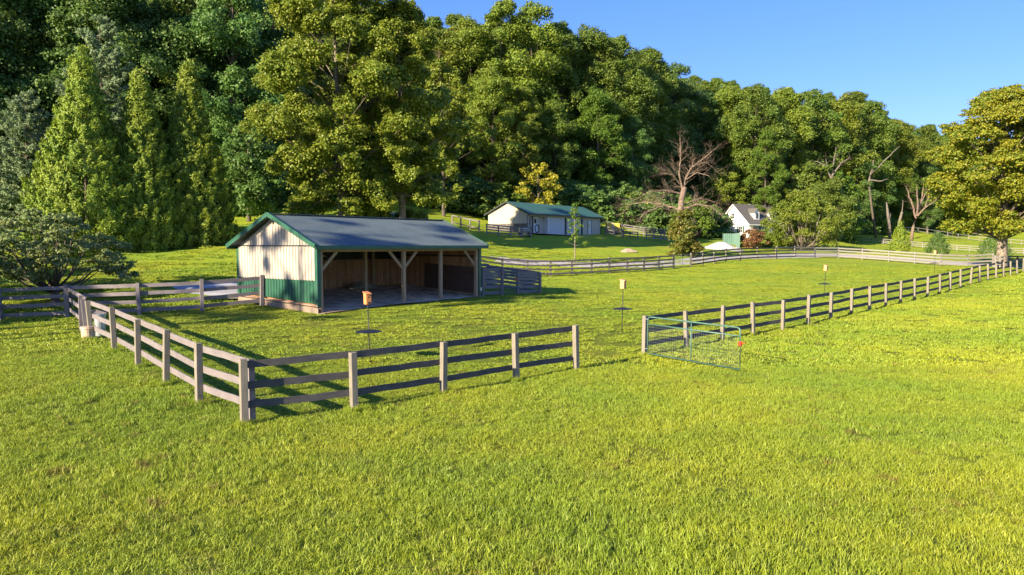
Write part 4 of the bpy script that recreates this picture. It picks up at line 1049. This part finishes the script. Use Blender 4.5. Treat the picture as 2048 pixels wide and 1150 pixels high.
ORD = ['first', 'second', 'third', 'fourth', 'fifth', 'sixth', 'seventh', 'eighth']
SHAPE = {'oak1': 'broad', 'oak2': 'leafy', 'oak3': 'high crowned', 'poplar1': 'tall slender', 'poplar2': 'tall full', 'round1': 'low rounded', 'round2': 'bushy'}
for a, b, nm in SECT:
    s_ = sorted([e for e in EDGE if a <= e[0] < b])
    for i, e in enumerate(s_):
        px, d, yt_, kd, colr = e
        tone = {'deep': 'dark green', 'mid': 'green', 'olive': 'olive green', 'bright': 'bright green'}[colr]
        where = (ORD[i] + ' from left' if len(s_) > 1 else 'only one')
        plant(kd, 'broadleaf_tree', at(px, d), f'{SHAPE[kd]} {tone} tree, {where} of the {nm}', 'tree', h=hgt(px, d, yt_), group='trees along the edge of the woods', leafmat=L[colr])

# --- the mass of the wooded hill behind them
rs = np.random.RandomState(21)
SKY = np.array([(-400,-260),(300,-200),(600,-110),(690,-40),(740,10),(820,26),(880,64),(960,40),(1010,18),(1060,34),(1110,66),(1180,66),(1240,92),(1300,112),(1350,146),(1400,178),(1470,182),(1530,184),(1600,194),(1690,196),(1740,212),(1780,246),(1850,258),(1900,268),(2060,296),(2300,310)])
EDG = np.array([(-400,84),(100,92),(500,104),(650,122),(850,134),(1000,140),(1130,148),(1200,154),(1320,172),(1400,182),(1560,184),(1700,198),(1850,232),(2000,266),(2300,270)])
pts, sc_, rot_ = [], [], []
for px in np.arange(-380, 2200, 17):
    e = np.interp(px, EDG[:, 0], EDG[:, 1]); d = e + 5
    while d < e + 85:
        q = px + rs.uniform(-12, 12); dd = d + rs.uniform(-2.5, 2.5); p = at(q, dd)
        hm_ = HC + (490 - np.interp(q, SKY[:, 0], SKY[:, 1]) - rs.rand() ** 1.6 * 42) * dd / FPX - p.z
        hh = min(hm_, rs.uniform(23, 30))
        if hh > 11 and rs.rand() < min(1., 17. / FPX * d / 5.2):
            pts.append(tuple(p)); s = hh / 28; w = max(s, .62) * rs.uniform(.9, 1.15); sc_.append((w, w, s)); rot_.append((0, 0, rs.rand() * 6.28))
        d += 6.2
# the same woods carry on out of the picture to the left, and some trees stand left of the viewer
for x, y, hh in [(-90,62,24),(-82,72,26),(-92,76,28),(-106,74,28),(-112,56,26),(-126,62,28)]:
    pts.append((x, y, g(x, y))); sc_.append((hh / 28,) * 3); rot_.append((0, 0, rs.rand() * 6.28))
woods_src = [joined(k) for k in ('oak1', 'oak2', 'oak3', 'poplar2', 'oak1')]
woods_src[4].data = woods_src[4].data.copy(); woods_src[4].data.materials[0] = L['olive']
scatter('woodland', pts, rot_, sc_, woods_src, 'unbroken mass of green woods covering the hill behind', 5)
# brush along the foot of the woods
proto('brush', broadleaf(31, 3.2, 2.2, .1, 16, 3200, .26, dome, trunk_r=.06, limb=False), L['deep'], M['bark'], 3.2)
pts, sc_, rot_ = [], [], []
for px in np.arange(-120, 2120, 9):
    e = np.interp(px, EDG[:, 0], EDG[:, 1])
    for _ in range(4):
        q = px + rs.uniform(-8, 8); d = e - rs.uniform(3, 13)
        if 760 < q < 1260: d = e - rs.uniform(-2, 22)
        if 1385 < q < 1560: d = max(d, 171)
        if 780 < q < 850 and d < 90: continue
        p = at(q, d); s = rs.uniform(.5, 1.35); pts.append(tuple(p)); sc_.append((s * 1.2, s * 1.2, s)); rot_.append((0, 0, rs.rand() * 6.28))
for px in np.arange(870, 1430, 5):
    e = np.interp(px, EDG[:, 0], EDG[:, 1])
    for _ in range(3):
        q = px + rs.uniform(-8, 8); lo = 121 if q > 1000 else 112
        d = lo + (e - lo) * rs.rand() ** 1.4
        p = at(q, d); s = rs.uniform(.7, 1.7); pts.append(tuple(p)); sc_.append((s * 1.25, s * 1.25, s)); rot_.append((0, 0, rs.rand() * 6.28))
bsrc = joined('brush'); bsrc2 = joined('brush'); bsrc2.data.materials[0] = L['mid']
scatter('undergrowth', pts, rot_, sc_, [bsrc, bsrc2, bsrc], 'low green undergrowth along the foot of the woods', 6)

# --- cedars, pines and the yellow sycamores at left
cd = [(178,55,74,3.6,41,'tall yellow green cedar with a broad base, leftmost of the three cedars'),(289,57,118,2.6,42,'slim yellow tipped cedar standing in the middle of the three cedars'),(386,60,108,2.9,43,'tall dense green cedar, rightmost of the three and nearest the shelter')]
for px, d, yt_, rr_, sd, lab in cd:
    h = hgt(px, d, yt_); proto('cedar%d' % sd, conifer_spray(sd, h, rr_ + .3, 800, 140, .25, flame), L['cedar'], M['bark'], h)
    plant('cedar%d' % sd, 'cedar_tree', at(px, d), lab, 'cedar', rot=0, group='cedars on the lawn')
h = hgt(215, 63, 45); proto('pine1', pine(51, h, 5.2, 27, .36, per=20), L['pine'], M['bark'], h)
plant('pine1', 'pine_tree', at(215, 63), 'tall blue green pine rising behind the leftmost cedar', 'pine', rot=0, group='blue green pines')
h = hgt(60, 60, 190); proto('pine2', pine(52, h, 4.4, 21, .36, per=20), L['pine'], M['bark'], h)
plant('pine2', 'pine_tree', at(62, 60), 'shorter blue green pine with drooping tiers at the left edge', 'pine', rot=0, group='blue green pines')
h = hgt(690, 70, -75); proto('syc1', broadleaf(61, h, 7.1, 1.2, 120, 190000, .225, lambda f: (max(0., math.sin(math.pi * (f * .80 + .16)))) ** .62, lobe=(.17, .29), trunk_r=.34, inner=.25, limb_r=.2, inside=.62), L['syc'], M['bark_pale'], h)
plant('syc1', 'sycamore_tree', at(684, 70), 'huge yellow olive tree with pale trunk rising out of frame behind the shelter', 'tree', rot=.4, group='big yellow trees behind the shelter')
h = hgt(810, 72, 22); proto('syc2', broadleaf(62, h, 5.7, 1.6, 96, 130000, .22, lambda f: (max(0., math.sin(math.pi * (f * .80 + .17)))) ** .62, lobe=(.19, .31), trunk_r=.34, inner=.25, limb_r=.2, inside=.62), L['syc'], M['bark_pale'], h)
plant('syc2', 'sycamore_tree', at(806, 72), 'yellow olive tree with thick visible trunk behind the right end of the shelter roof', 'tree', rot=1.3, group='big yellow trees behind the shelter')
h = hgt(878, 105, 130); proto('yel', broadleaf(64, h, 4.6, 3.0, 44, 26000, .32, oval, lobe=(.2, .34), trunk_r=.25), L['syc'], M['bark'], h)
plant('yel', 'broadleaf_tree', at(888, 105), 'loose yellow green tree between the big yellow trees and the garage', 'tree', rot=0)
h = hgt(1078, 113, 328); proto('gold', broadleaf(65, h, 3.2, 2.6, 22, 6500, .32, dome, lobe=(.26, .42), trunk_r=.22, inner=.3), L['yellow'], M['bark'], h)
plant('gold', 'broadleaf_tree', at(1077, 113), 'small golden yellow tree rising behind the garage roof', 'tree', rot=0)

# --- dogwood by the four board fence
h = 4.5; proto('dog', broadleaf(71, h, 3.15, 1.35, 60, 25000, .13, lambda f: (1.0 if f < .35 else math.sqrt(max(0, 1 - ((f - .35) / .68) ** 2))) * .98, lobe=(.13, .24), trunk_r=.15, flat=.5, multi=2, inner=.2), L['dog'], M['bark'], h)
plant('dog', 'dogwood_tree', at(107, 36), 'spreading multi stemmed dull green dogwood behind the four board fence', 'small tree', rot=.2)

# --- maple at the right
h = hgt(2010, 76, 185); proto('maple', broadleaf(81, h, 7.5, 4.4, 120, 170000, .215, lambda f: (max(0., math.sin(math.pi * (f * .72 + .24)))) ** .8, lobe=(.17, .28), trunk_r=.50, flat=.62, inner=.25, limb_r=.2), L['maple'], M['bark_pale'], h)
plant('maple', 'maple_tree', at(2003, 76), 'large maple turning gold and orange at the right edge of the picture', 'maple', rot=.6)

# --- trees and shrubs around the house
def shrub(key, seed, px, d, h, rr_, mat, name, label, cat, leaves=7000, leaf=.26, base=.2, prof=dome, multi=2, n=24, bark='bark', lobe=(.26,.42), flat=.72, group=None, inner=.4, wide=1.):
    proto(key, broadleaf(seed, h, rr_, base, n, leaves, leaf, prof, lobe=lobe, trunk_r=.10 + h * .02, multi=multi, flat=flat, inner=inner), L[mat], M[bark], h)
    return plant(key, name, at(px, d), label, cat, rot=seed * 1.0, group=group, wide=wide)
shrub('magn', 91, 1603, 105, hgt(1603, 105, 388), 4.8, 'olive', 'broadleaf_tree', 'round low branched tree with turning leaves in front of the house', 'tree', 34000, .20, 1.2, dome, 2, 60, 'bark_pale', (.22, .34), .75)
shrub('magn2', 92, 1656, 128, hgt(1656, 128, 366), 4.6, 'mid', 'broadleaf_tree', 'green tree standing close behind the right side of the round tree', 'tree', 24000, .24, 1.4, dome, 1, 40)
shrub('lime', 93, 1440, 164, hgt(1440, 164, 346), 6.6, 'syc', 'broadleaf_tree', 'yellow green tree behind the bare tree left of the house', 'tree', 20000, .27, 1.0, dome, 2, 40)
shrub('behind', 94, 1388, 118, 6.5, 3.6, 'bright', 'broadleaf_tree', 'low bright green tree directly behind the ivy covered trunk', 'tree', 8000, .28, .4)
shrub('boxw', 95, 1426, 143, 1.75, 1.7, 'mid', 'shrub', 'rounded green shrub on the lawn left of the house', 'shrub', 4000, .22, .05, dome, 2, 14, lobe=(.4, .6))
shrub('redb', 96, 1503, 103.5, 2.6, 2.0, 'red', 'shrub', 'red brown shrub beside the green bin', 'shrub', 7000, .16, .2, dome, 2, 26)
shrub('hedge', 97, 1545, 106, 1.5, 1.9, 'olive', 'shrub', 'low yellow green shrub between the red shrub and the round tree', 'shrub', 5000, .18, .05, dome, 2, 18)
shrub('hedge2', 98, 1522, 130, 1.6, 2.6, 'mid', 'shrub', 'low green shrub against the house front', 'shrub', 5000, .2, .05, dome, 2, 18)
for px, d, yt_, r_, sd, lab in ((1798,122,442,1.5,44,'small conical evergreen standing on the far lawn'),(1874,128,456,1.7,45,'open young evergreen left of the maple by the pasture fence'),(1988,120,452,2.4,46,'dark low evergreen in the shade behind the maple trunk')):
    h = hgt(px, d, yt_); proto('ever%d' % sd, conifer_spray(sd, h, r_, 120, 50, .26, flame), L['cedar'] if sd == 44 else L['deep'], M['bark'], h)
    plant('ever%d' % sd, 'evergreen_tree', at(px, d), lab, 'evergreen', rot=0)

# --- sapling in front of the garage
sp = at(1149, 69); h = hgt(1149, 69, 408); rs = np.random.RandomState(8)
t = thing('sapling', sp, 'thin young tree with sparse leaves in front of the garage', 'sapling')
m = MB(); m.tube([sp + Vector((.03 * math.sin(q * 5), 0, h * q - .1)) for q in np.linspace(0, 1, 8)], [.075, .062, .055, .048, .04, .03, .02, .008], 6)
lob = []
for i in range(30):
    f = .30 + .70 * (i + .5) / 30; ln = (1.15 * (1 - f) + .22) * rs.uniform(.5, 1.1); a = i * 2.4
    if .40 < f < .50: ln *= .4
    e = np.array([math.cos(a) * ln, math.sin(a) * ln, h * f + ln * .15]); lob.append((*e, rs.uniform(.16, .30)))
    m.tube([sp + Vector((0, 0, h * f - .12)), sp + Vector(e)], [.015, .006], 4)
m.build('trunk', M['bark_pale'], t, smooth=True)
C, N = cloud(rs, lob, 1500, .8, inner=.1); V, F = leaf_quads(C, N, .16, .1, rs)
o = bpy.data.objects.new('crown', np_mesh('crown', V, F, L['bright'])); COL.objects.link(o); o.parent = t

# --- bare trees
def twig(m, p, d, ln, r, depth, rnd, up):
    pts, n = [p], 4; q = Vector(p); v = Vector(d).normalized()
    for k in range(n):
        v = (v + Vector((rnd.uniform(-.3, .3), rnd.uniform(-.3, .3), rnd.uniform(-.25, .25) + up))).normalized(); q = q + v * (ln / n); pts.append(q)
    m.tube(pts, [r, r * .75, r * .52, r * .34, r * .16], 4, False)
    if depth > 0:
        for _ in range(rnd.choice((3, 4, 5))):
            i = rnd.randrange(1, n + 1); w = (pts[i] - pts[i - 1]).normalized()
            s = Vector((rnd.uniform(-1, 1), rnd.uniform(-1, 1), rnd.uniform(-.7, .8))); twig(m, pts[i], w * .8 + s * .75, ln * rnd.uniform(.4, .65), r * .5, depth - 1, rnd, up)
def bare(name, label, px, d, trunk, limbs, mat, seed, twigs=True, tw=(.9, 1.9), dens=1., tmat=None):  # tmat: darker trunk bark, painting in the dark of the woods
    """trunk / limbs given as photo rows and columns with a depth offset: [(px,py,dy,r)]"""
    rnd = random.Random(seed); b = at(px, d); t = thing(name, b, label, 'bare tree')
    W3 = lambda q: pix(q[0], q[1], d + q[2])
    m = MB(); tp = [W3(q) for q in trunk]; tp[0] = Vector((tp[0].x, tp[0].y, min(tp[0].z, b.z) - .2)); m.tube(tp, [q[3] for q in trunk], 9, True); m.build('trunk', tmat or mat, t, smooth=True)
    m = MB()
    for lb in limbs:
        P = [W3(q) for q in lb]; Q = []
        for a, c in zip(P[:-1], P[1:]):
            for k in range(4): Q.append(a.lerp(c, k / 4) + Vector([rnd.uniform(-.05, .05) * (k > 0) for _ in range(3)]) * (d / 85))
        Q.append(P[-1]); rr = np.interp(np.linspace(0, 1, len(Q)), np.linspace(0, 1, len(lb)), [q[3] for q in lb]); m.tube(Q, list(rr * (.8 if seed == 5 else 1)), 6, False)
        if twigs:
            for i in range(2, len(Q)):
                for _ in range(2 if rnd.random() < dens else 1):
                    dr = (Q[i] - Q[i - 1]).normalized(); s = Vector((rnd.uniform(-1, 1), rnd.uniform(-1, 1), rnd.uniform(-.6, .9)))
                    twig(m, Q[i], dr * .7 + s * .8, rnd.uniform(*tw), max(.010, min(.03, rr[i] * .25)), 2, rnd, .02)
    m.build('branches', mat, t)
    return t
bare('dead_tree', 'large bare brown tree with spreading limbs above an ivy covered base', 1360, 85,
     [(1361,508,0,.50),(1357,470,0,.42),(1358,440,0,.38),(1361,418,0,.36),(1364,395,0,.34),(1369,374,0,.30)],
     [[(1361,400,0,.20),(1372,355,.3,.15),(1384,334,.2,.12),(1400,322,-.4,.08),(1432,296,-1,.03)],
      [(1365,380,0,.17),(1358,345,-.3,.12),(1361,315,0,.09),(1360,276,.2,.03)],
      [(1383,335,0,.10),(1412,324,1,.07),(1440,348,1.6,.03)],
      [(1364,372,0,.12),(1345,350,-1,.08),(1318,346,-1.6,.03)],
      [(1362,388,0,.15),(1335,381,-.6,.11),(1300,383,-1.4,.07),(1262,404,-2,.03)],
      [(1360,420,0,.17),(1330,410,.6,.13),(1295,404,1.3,.09),(1262,408,2,.05),(1243,428,2.2,.02)],
      [(1358,428,0,.14),(1322,414,-1.2,.10),(1290,424,-2.2,.06),(1272,448,-2.4,.02)],
      [(1362,420,0,.16),(1392,409,-.5,.12),(1420,412,-1.2,.08),(1450,436,-1.8,.03)],
      [(1362,412,0,.12),(1400,396,1,.09),(1432,404,2,.04)],
      [(1370,360,0,.09),(1395,345,-1,.06),(1418,352,-1.8,.03)]], M['bark_dead'], 5, dens=.8, tw=(.9, 1.9))
iv = at(1364, 83.2)
proto('ivy', broadleaf(101, 5.0, 2.15, .05, 40, 8500, .24, lambda f: (.72 + .6 * f if f < .4 else .96 - (f - .4) * 1.05), lobe=(.24, .4), trunk_r=.05, limb=False, inner=.4), L['ivy'], M['bark'], 5.0)
plant('ivy', 'ivy_shrub', iv, 'dense leafy ivy bush wrapping the base of the bare tree', 'ivy', rot=.5)
bare('bare_snag', 'leafless forked grey tree standing in the far pasture', 1823, 186,
     [(1822,480,0,.42),(1826,455,0,.36),(1833,432,0,.34)],
     [[(1832,436,0,.28),(1826,412,0,.22),(1817,388,.5,.15),(1812,372,.5,.06)],[(1833,432,0,.26),(1836,405,-1,.2),(1833,372,-1,.07)],[(1834,430,0,.26),(1843,400,.6,.2),(1848,362,.8,.07)],
      [(1841,408,.6,.16),(1852,385,1,.12),(1858,368,1.2,.05)],[(1834,432,0,.24),(1852,414,-1,.16),(1872,400,-2,.1),(1880,388,-2,.04)],[(1850,415,-1,.14),(1858,390,0,.1),(1860,374,0,.05)]], M['bark_dead'], 7, tw=(.8, 1.8), dens=.1)
bare('bare_snag', 'pale broken single trunk left of the conical evergreen', 1780, 186, [(1780,483,0,.40),(1779,455,0,.38),(1776,430,0,.36),(1773,404,0,.12)], [[(1778,440,0,.12),(1782,425,0,.05)]], M['bark_grey'], 8, twigs=False)
bare('bare_snag', 'leaning pale trunk just behind the conical evergreen', 1792, 190, [(1792,470,0,.36),(1798,446,0,.34),(1804,424,0,.28)], [[(1802,430,0,.14),(1806,400,0,.06)]], M['bark_grey'], 9, twigs=False)
bare('bare_snag', 'pale bare branches standing up against the woods right of the house', 1662, 160, [(1662,470,0,.3),(1660,400,0,.26),(1664,352,0,.2)],
     [[(1664,360,0,.2),(1650,330,0,.12),(1628,322,.5,.04)],[(1664,356,0,.2),(1668,320,.3,.12),(1672,296,.3,.04)],[(1664,352,0,.2),(1682,326,-.5,.12),(1700,314,-.8,.04)],[(1655,340,0,.12),(1652,318,0,.05)]], M['bark_grey'], 10, tw=(.8, 1.6), dens=.2, tmat=M['bark'])
bare('bare_snag', 'long pale crooked limb leaning out of the woods above the far pasture', 1745, 186, [(1752,474,0,.3),(1744,420,0,.26),(1737,362,0,.22)],
     [[(1737,364,0,.2),(1746,330,0,.16),(1752,305,0,.08)],[(1738,360,0,.2),(1762,362,-1,.14),(1775,358,-1,.06)],[(1740,350,0,.18),(1772,318,.4,.15),(1800,292,.8,.06)]], M['bark_grey'], 11, twigs=False, tmat=M['bark'])

# --- trees out of frame on the left whose shade falls on the lawn
proto('shade', broadleaf(111, 6.2, 3.6, 2.2, 22, 5000, .30, dome, trunk_r=.2), L['mid'], M['bark'], 6.2)
pts = []; rr_ = np.random.RandomState(2)
SHADE = [(-46, 3, .85), (-40.5, 3, .8), (-52, 3, .9), (-37, 4, .55), (-59, 3, 1.)]
for p_, q_, s_ in SHADE:
    x, y = p_ * .715 + q_ * .70, -p_ * .70 + q_ * .715; pts.append((x, y, g(x, y), s_))
pts = np.array(pts)
scatter('roadside_trees', pts[:, :3], [(0, 0, a) for a in rr_.rand(len(pts)) * 6.28], [(s * .9, s * .9, s) for s in pts[:, 3]], [joined('shade')], 'trees standing beside the lawn to the left', 3)
proto('lanky', broadleaf(112, 21, 4.4, 11.5, 22, 1500, .42, oval, lobe=(.12, .22), trunk_r=.3), L['mid'], M['bark'], 21)
pts = [(-33.4 * .715 - 25 * .70, 33.4 * .70 - 25 * .715), (-29.6 * .715 - 18 * .70, 29.6 * .70 - 18 * .715)]
scatter('lanky_trees', [(x, y, g(x, y)) for x, y in pts], [(0, 0, .4), (0, 0, 2.)], [(1, 1, 1), (.9, .9, 1.1)], [joined('lanky')], 'tall thin tree standing beyond the left side of the lawn', 4)
# ------------------------------------------------------------------ grass blades
def patch(seed, n, L0, L1, wd, lean):
    rs = np.random.RandomState(seed); nt = n // 7
    tc = rs.uniform(-.5, .5, (nt, 2)); k = rs.randint(0, nt, n); c = tc[k] + rs.randn(n, 2) * .035
    a = rs.rand(n) * 6.283; l = rs.uniform(L0, L1, n) * (.7 + .6 * rs.rand(nt)[k]); w = wd * rs.uniform(.7, 1.3, n)
    ln = np.clip(rs.randn(n) * .22 + lean, .05, 1.1); ta = rs.rand(nt)[k] * 6.283 + rs.randn(n) * .9
    ld = np.stack([np.cos(ta), np.sin(ta)], 1); sd = np.stack([np.cos(a), np.sin(a)], 1)
    def P(xy, z): return np.column_stack([xy, z])
    b0, b1 = c - sd * w[:, None] / 2, c + sd * w[:, None] / 2
    mc = c + ld * (l * ln * .38)[:, None]; mz = l * .58; m0, m1 = mc - sd * w[:, None] * .42, mc + sd * w[:, None] * .42
    tp = c + ld * (l * ln)[:, None]; tz = l * np.sqrt(np.clip(1 - (ln * .75) ** 2, .12, 1)); t0, t1 = tp - sd * w[:, None] * .10, tp + sd * w[:, None] * .10
    z0 = np.full(n, -.01)
    V = np.stack([P(b0, z0), P(b1, z0), P(m1, mz), P(m0, mz), P(t1, tz), P(t0, tz)], 1).reshape(-1, 3)
    o = np.arange(n)[:, None] * 6
    F = np.concatenate([o + np.array([[0, 1, 2, 3]]), o + np.array([[3, 2, 4, 5]])], 0)
    return bpy.data.objects.new('grass_patch', np_mesh('grass_patch', V, F, M['blade']))
near_p = [patch(200 + i, 1050, .035, .088, .0075, .75) for i in range(6)]
far_p = [patch(220 + i, 620, .035, .065, .018, .6) for i in range(4)]
PAD = np.array([tuple(p) for p in front[::-1]] + [tuple(p) for p in left[1:]] + [(-19, 31), (-12.2, 34.2)] + [(SP_(LEN, 0, 0).x, SP_(LEN, 0, 0).y)] + P2(*F4a) + P2(*F4b) + P2(*F4c) + P2(*R3[::-1]))
def inside(P, x, y):
    r = np.zeros(len(x), bool); n = len(P)
    for i in range(n):
        x0, y0 = P[i]; x1, y1 = P[(i + 1) % n]
        c = ((y0 > y) != (y1 > y)) & (x < (x1 - x0) * (y - y0) / (y1 - y0 + 1e-12) + x0); r ^= c
    return r
def turf(name, d0, d1, step, srcs, base, seed, label, zf=1.):
    rs = np.random.RandomState(seed); k = .82
    yy = np.arange(d0, d1, step); xx = np.arange(-k * d1 - 2, k * d1 + 2, step)
    X_, Y_ = np.meshgrid(xx, yy); x = (X_ + rs.uniform(-.5, .5, X_.shape) * step).ravel(); y = (Y_ + rs.uniform(-.5, .5, X_.shape) * step).ravel()
    ok = np.abs(x) < k * y + 1.5
    dx, dy = x - SO.x, y - SO.y; t = dx * U.x + dy * U.y; s = dx * W_.x + dy * W_.y
    ok &= ~((t > -.25) & (t < LEN + .3) & (s > -.15) & (s < WID + .2))
    bare_ = (t > .3) & (t < LEN) & (s > -.9) & (s <= -.15); ok &= ~(bare_ & (rs.rand(len(x)) < .65))
    for q in ((400,40.2),(440,39.4),(480,38.2)):
        p = at(*q); ok &= np.hypot(x - p.x, y - p.y) > 1.9
    x, y = x[ok], y[ok]; inn = inside(PAD, x, y)
    # slow patches of longer and shorter growth
    lump = .5 + .25 * np.sin(x * .55 + 1.7 * np.sin(y * .31)) + .25 * np.sin(y * .8 + 1.3 * np.sin(x * .42))
    sc_ = zf * np.where(inn, .55, .92 + .55 * lump ** 2) * rs.uniform(.85, 1.2, len(x))
    w = np.full(len(x), base)
    rot = np.column_stack([rs.randn(len(x)) * .03, rs.randn(len(x)) * .03, rs.rand(len(x)) * 6.283])
    return scatter(name, np.column_stack([x, y, T(x, y)]), rot, np.column_stack([w, w, sc_]), srcs, label, seed)
turf('grass', 4.5, 22, .60, near_p, 1.0, 31, 'bright green grass of the foreground')
turf('lawn_grass', 22, 46, .92, far_p, 1.3, 32, 'short green grass across the paddock and lawns', 1.05)
turf('lawn_grass', 46, 80, 1.7, far_p, 1.9, 33, 'short green grass of the far paddock and lawns', 1.0)

# longer uncut tufts the mower leaves round the posts
rs = np.random.RandomState(40); tp, tr, ts = [], [], []
for P_ in (front, left[1:], P2(*R3[:14])):
    for x, y in P_:
        for _ in range(4):
            a, b = x + rs.randn() * .10, y + rs.randn() * .10
            tp.append((a, b, g(a, b))); tr.append((0, 0, rs.rand() * 6.28)); k_ = rs.uniform(.16, .34); ts.append((k_, k_, rs.uniform(1.2, 2.3)))
scatter('grass_tufts', tp, tr, ts, near_p, 'longer tufts of grass round the fence posts', 41)

# ------------------------------------------------------------------ light, sky, camera
SUN_EL, SUN_AZ = R(21.5), R(180 + 44.4)           # azimuth clockwise from +y
sd = Vector((math.sin(SUN_AZ) * math.cos(SUN_EL), math.cos(SUN_AZ) * math.cos(SUN_EL), math.sin(SUN_EL)))
sun = bpy.data.lights.new('sun', 'SUN'); sun.energy = 4.2; sun.angle = R(.6); sun.color = (1., .86, .64)
so_ = bpy.data.objects.new('sun', sun); COL.objects.link(so_); so_.rotation_euler = sd.to_track_quat('Z', 'Y').to_euler(); so_.location = sd * 300
w = bpy.data.worlds.new('World'); sc.world = w; w.use_nodes = True; nt = w.node_tree
bg = nt.nodes['Background']; sk = nt.nodes.new('ShaderNodeTexSky'); sk.sky_type = 'NISHITA'; sk.sun_disc = False
sk.sun_elevation = SUN_EL; sk.sun_rotation = SUN_AZ; sk.altitude = 150; sk.air_density = 1.0; sk.dust_density = .35; sk.ozone_density = 2.6
hs = nt.nodes.new('ShaderNodeHueSaturation'); hs.inputs['Hue'].default_value = .52; hs.inputs['Saturation'].default_value = 1.1
gm = nt.nodes.new('ShaderNodeGamma'); gm.inputs[1].default_value = .6
nt.links.new(sk.outputs[0], hs.inputs['Color']); nt.links.new(hs.outputs[0], gm.inputs[0]); tint = mixc(nt, 1., gm.outputs[0], (.735, .815, 1.10), 'MULTIPLY'); h2 = nt.nodes.new('ShaderNodeHueSaturation'); h2.inputs['Saturation'].default_value = 1.24; nt.links.new(tint, h2.inputs['Color']); nt.links.new(h2.outputs[0], bg.inputs[0]); bg.inputs[1].default_value = .135

cam = bpy.data.cameras.new('camera'); co = bpy.data.objects.new('camera', cam); COL.objects.link(co); sc.camera = co
cam.sensor_width = 36; cam.lens = 36 * FPX / 2048; cam.clip_end = 6000; cam.clip_start = .1
co.location = (0, 0, HC); co.rotation_euler = (R(90) - PITCH, 0, 0)
sc.render.engine = 'CYCLES'; sc.cycles.max_bounces = 8; sc.cycles.diffuse_bounces = 5; sc.cycles.glossy_bounces = 2; sc.cycles.transmission_bounces = 3
sc.cycles.use_denoising = True; sc.cycles.sample_clamp_indirect = 6
sc.view_settings.view_transform = 'Standard'; sc.view_settings.look = 'None'; sc.view_settings.exposure = 1.75; sc.view_settings.gamma = 1
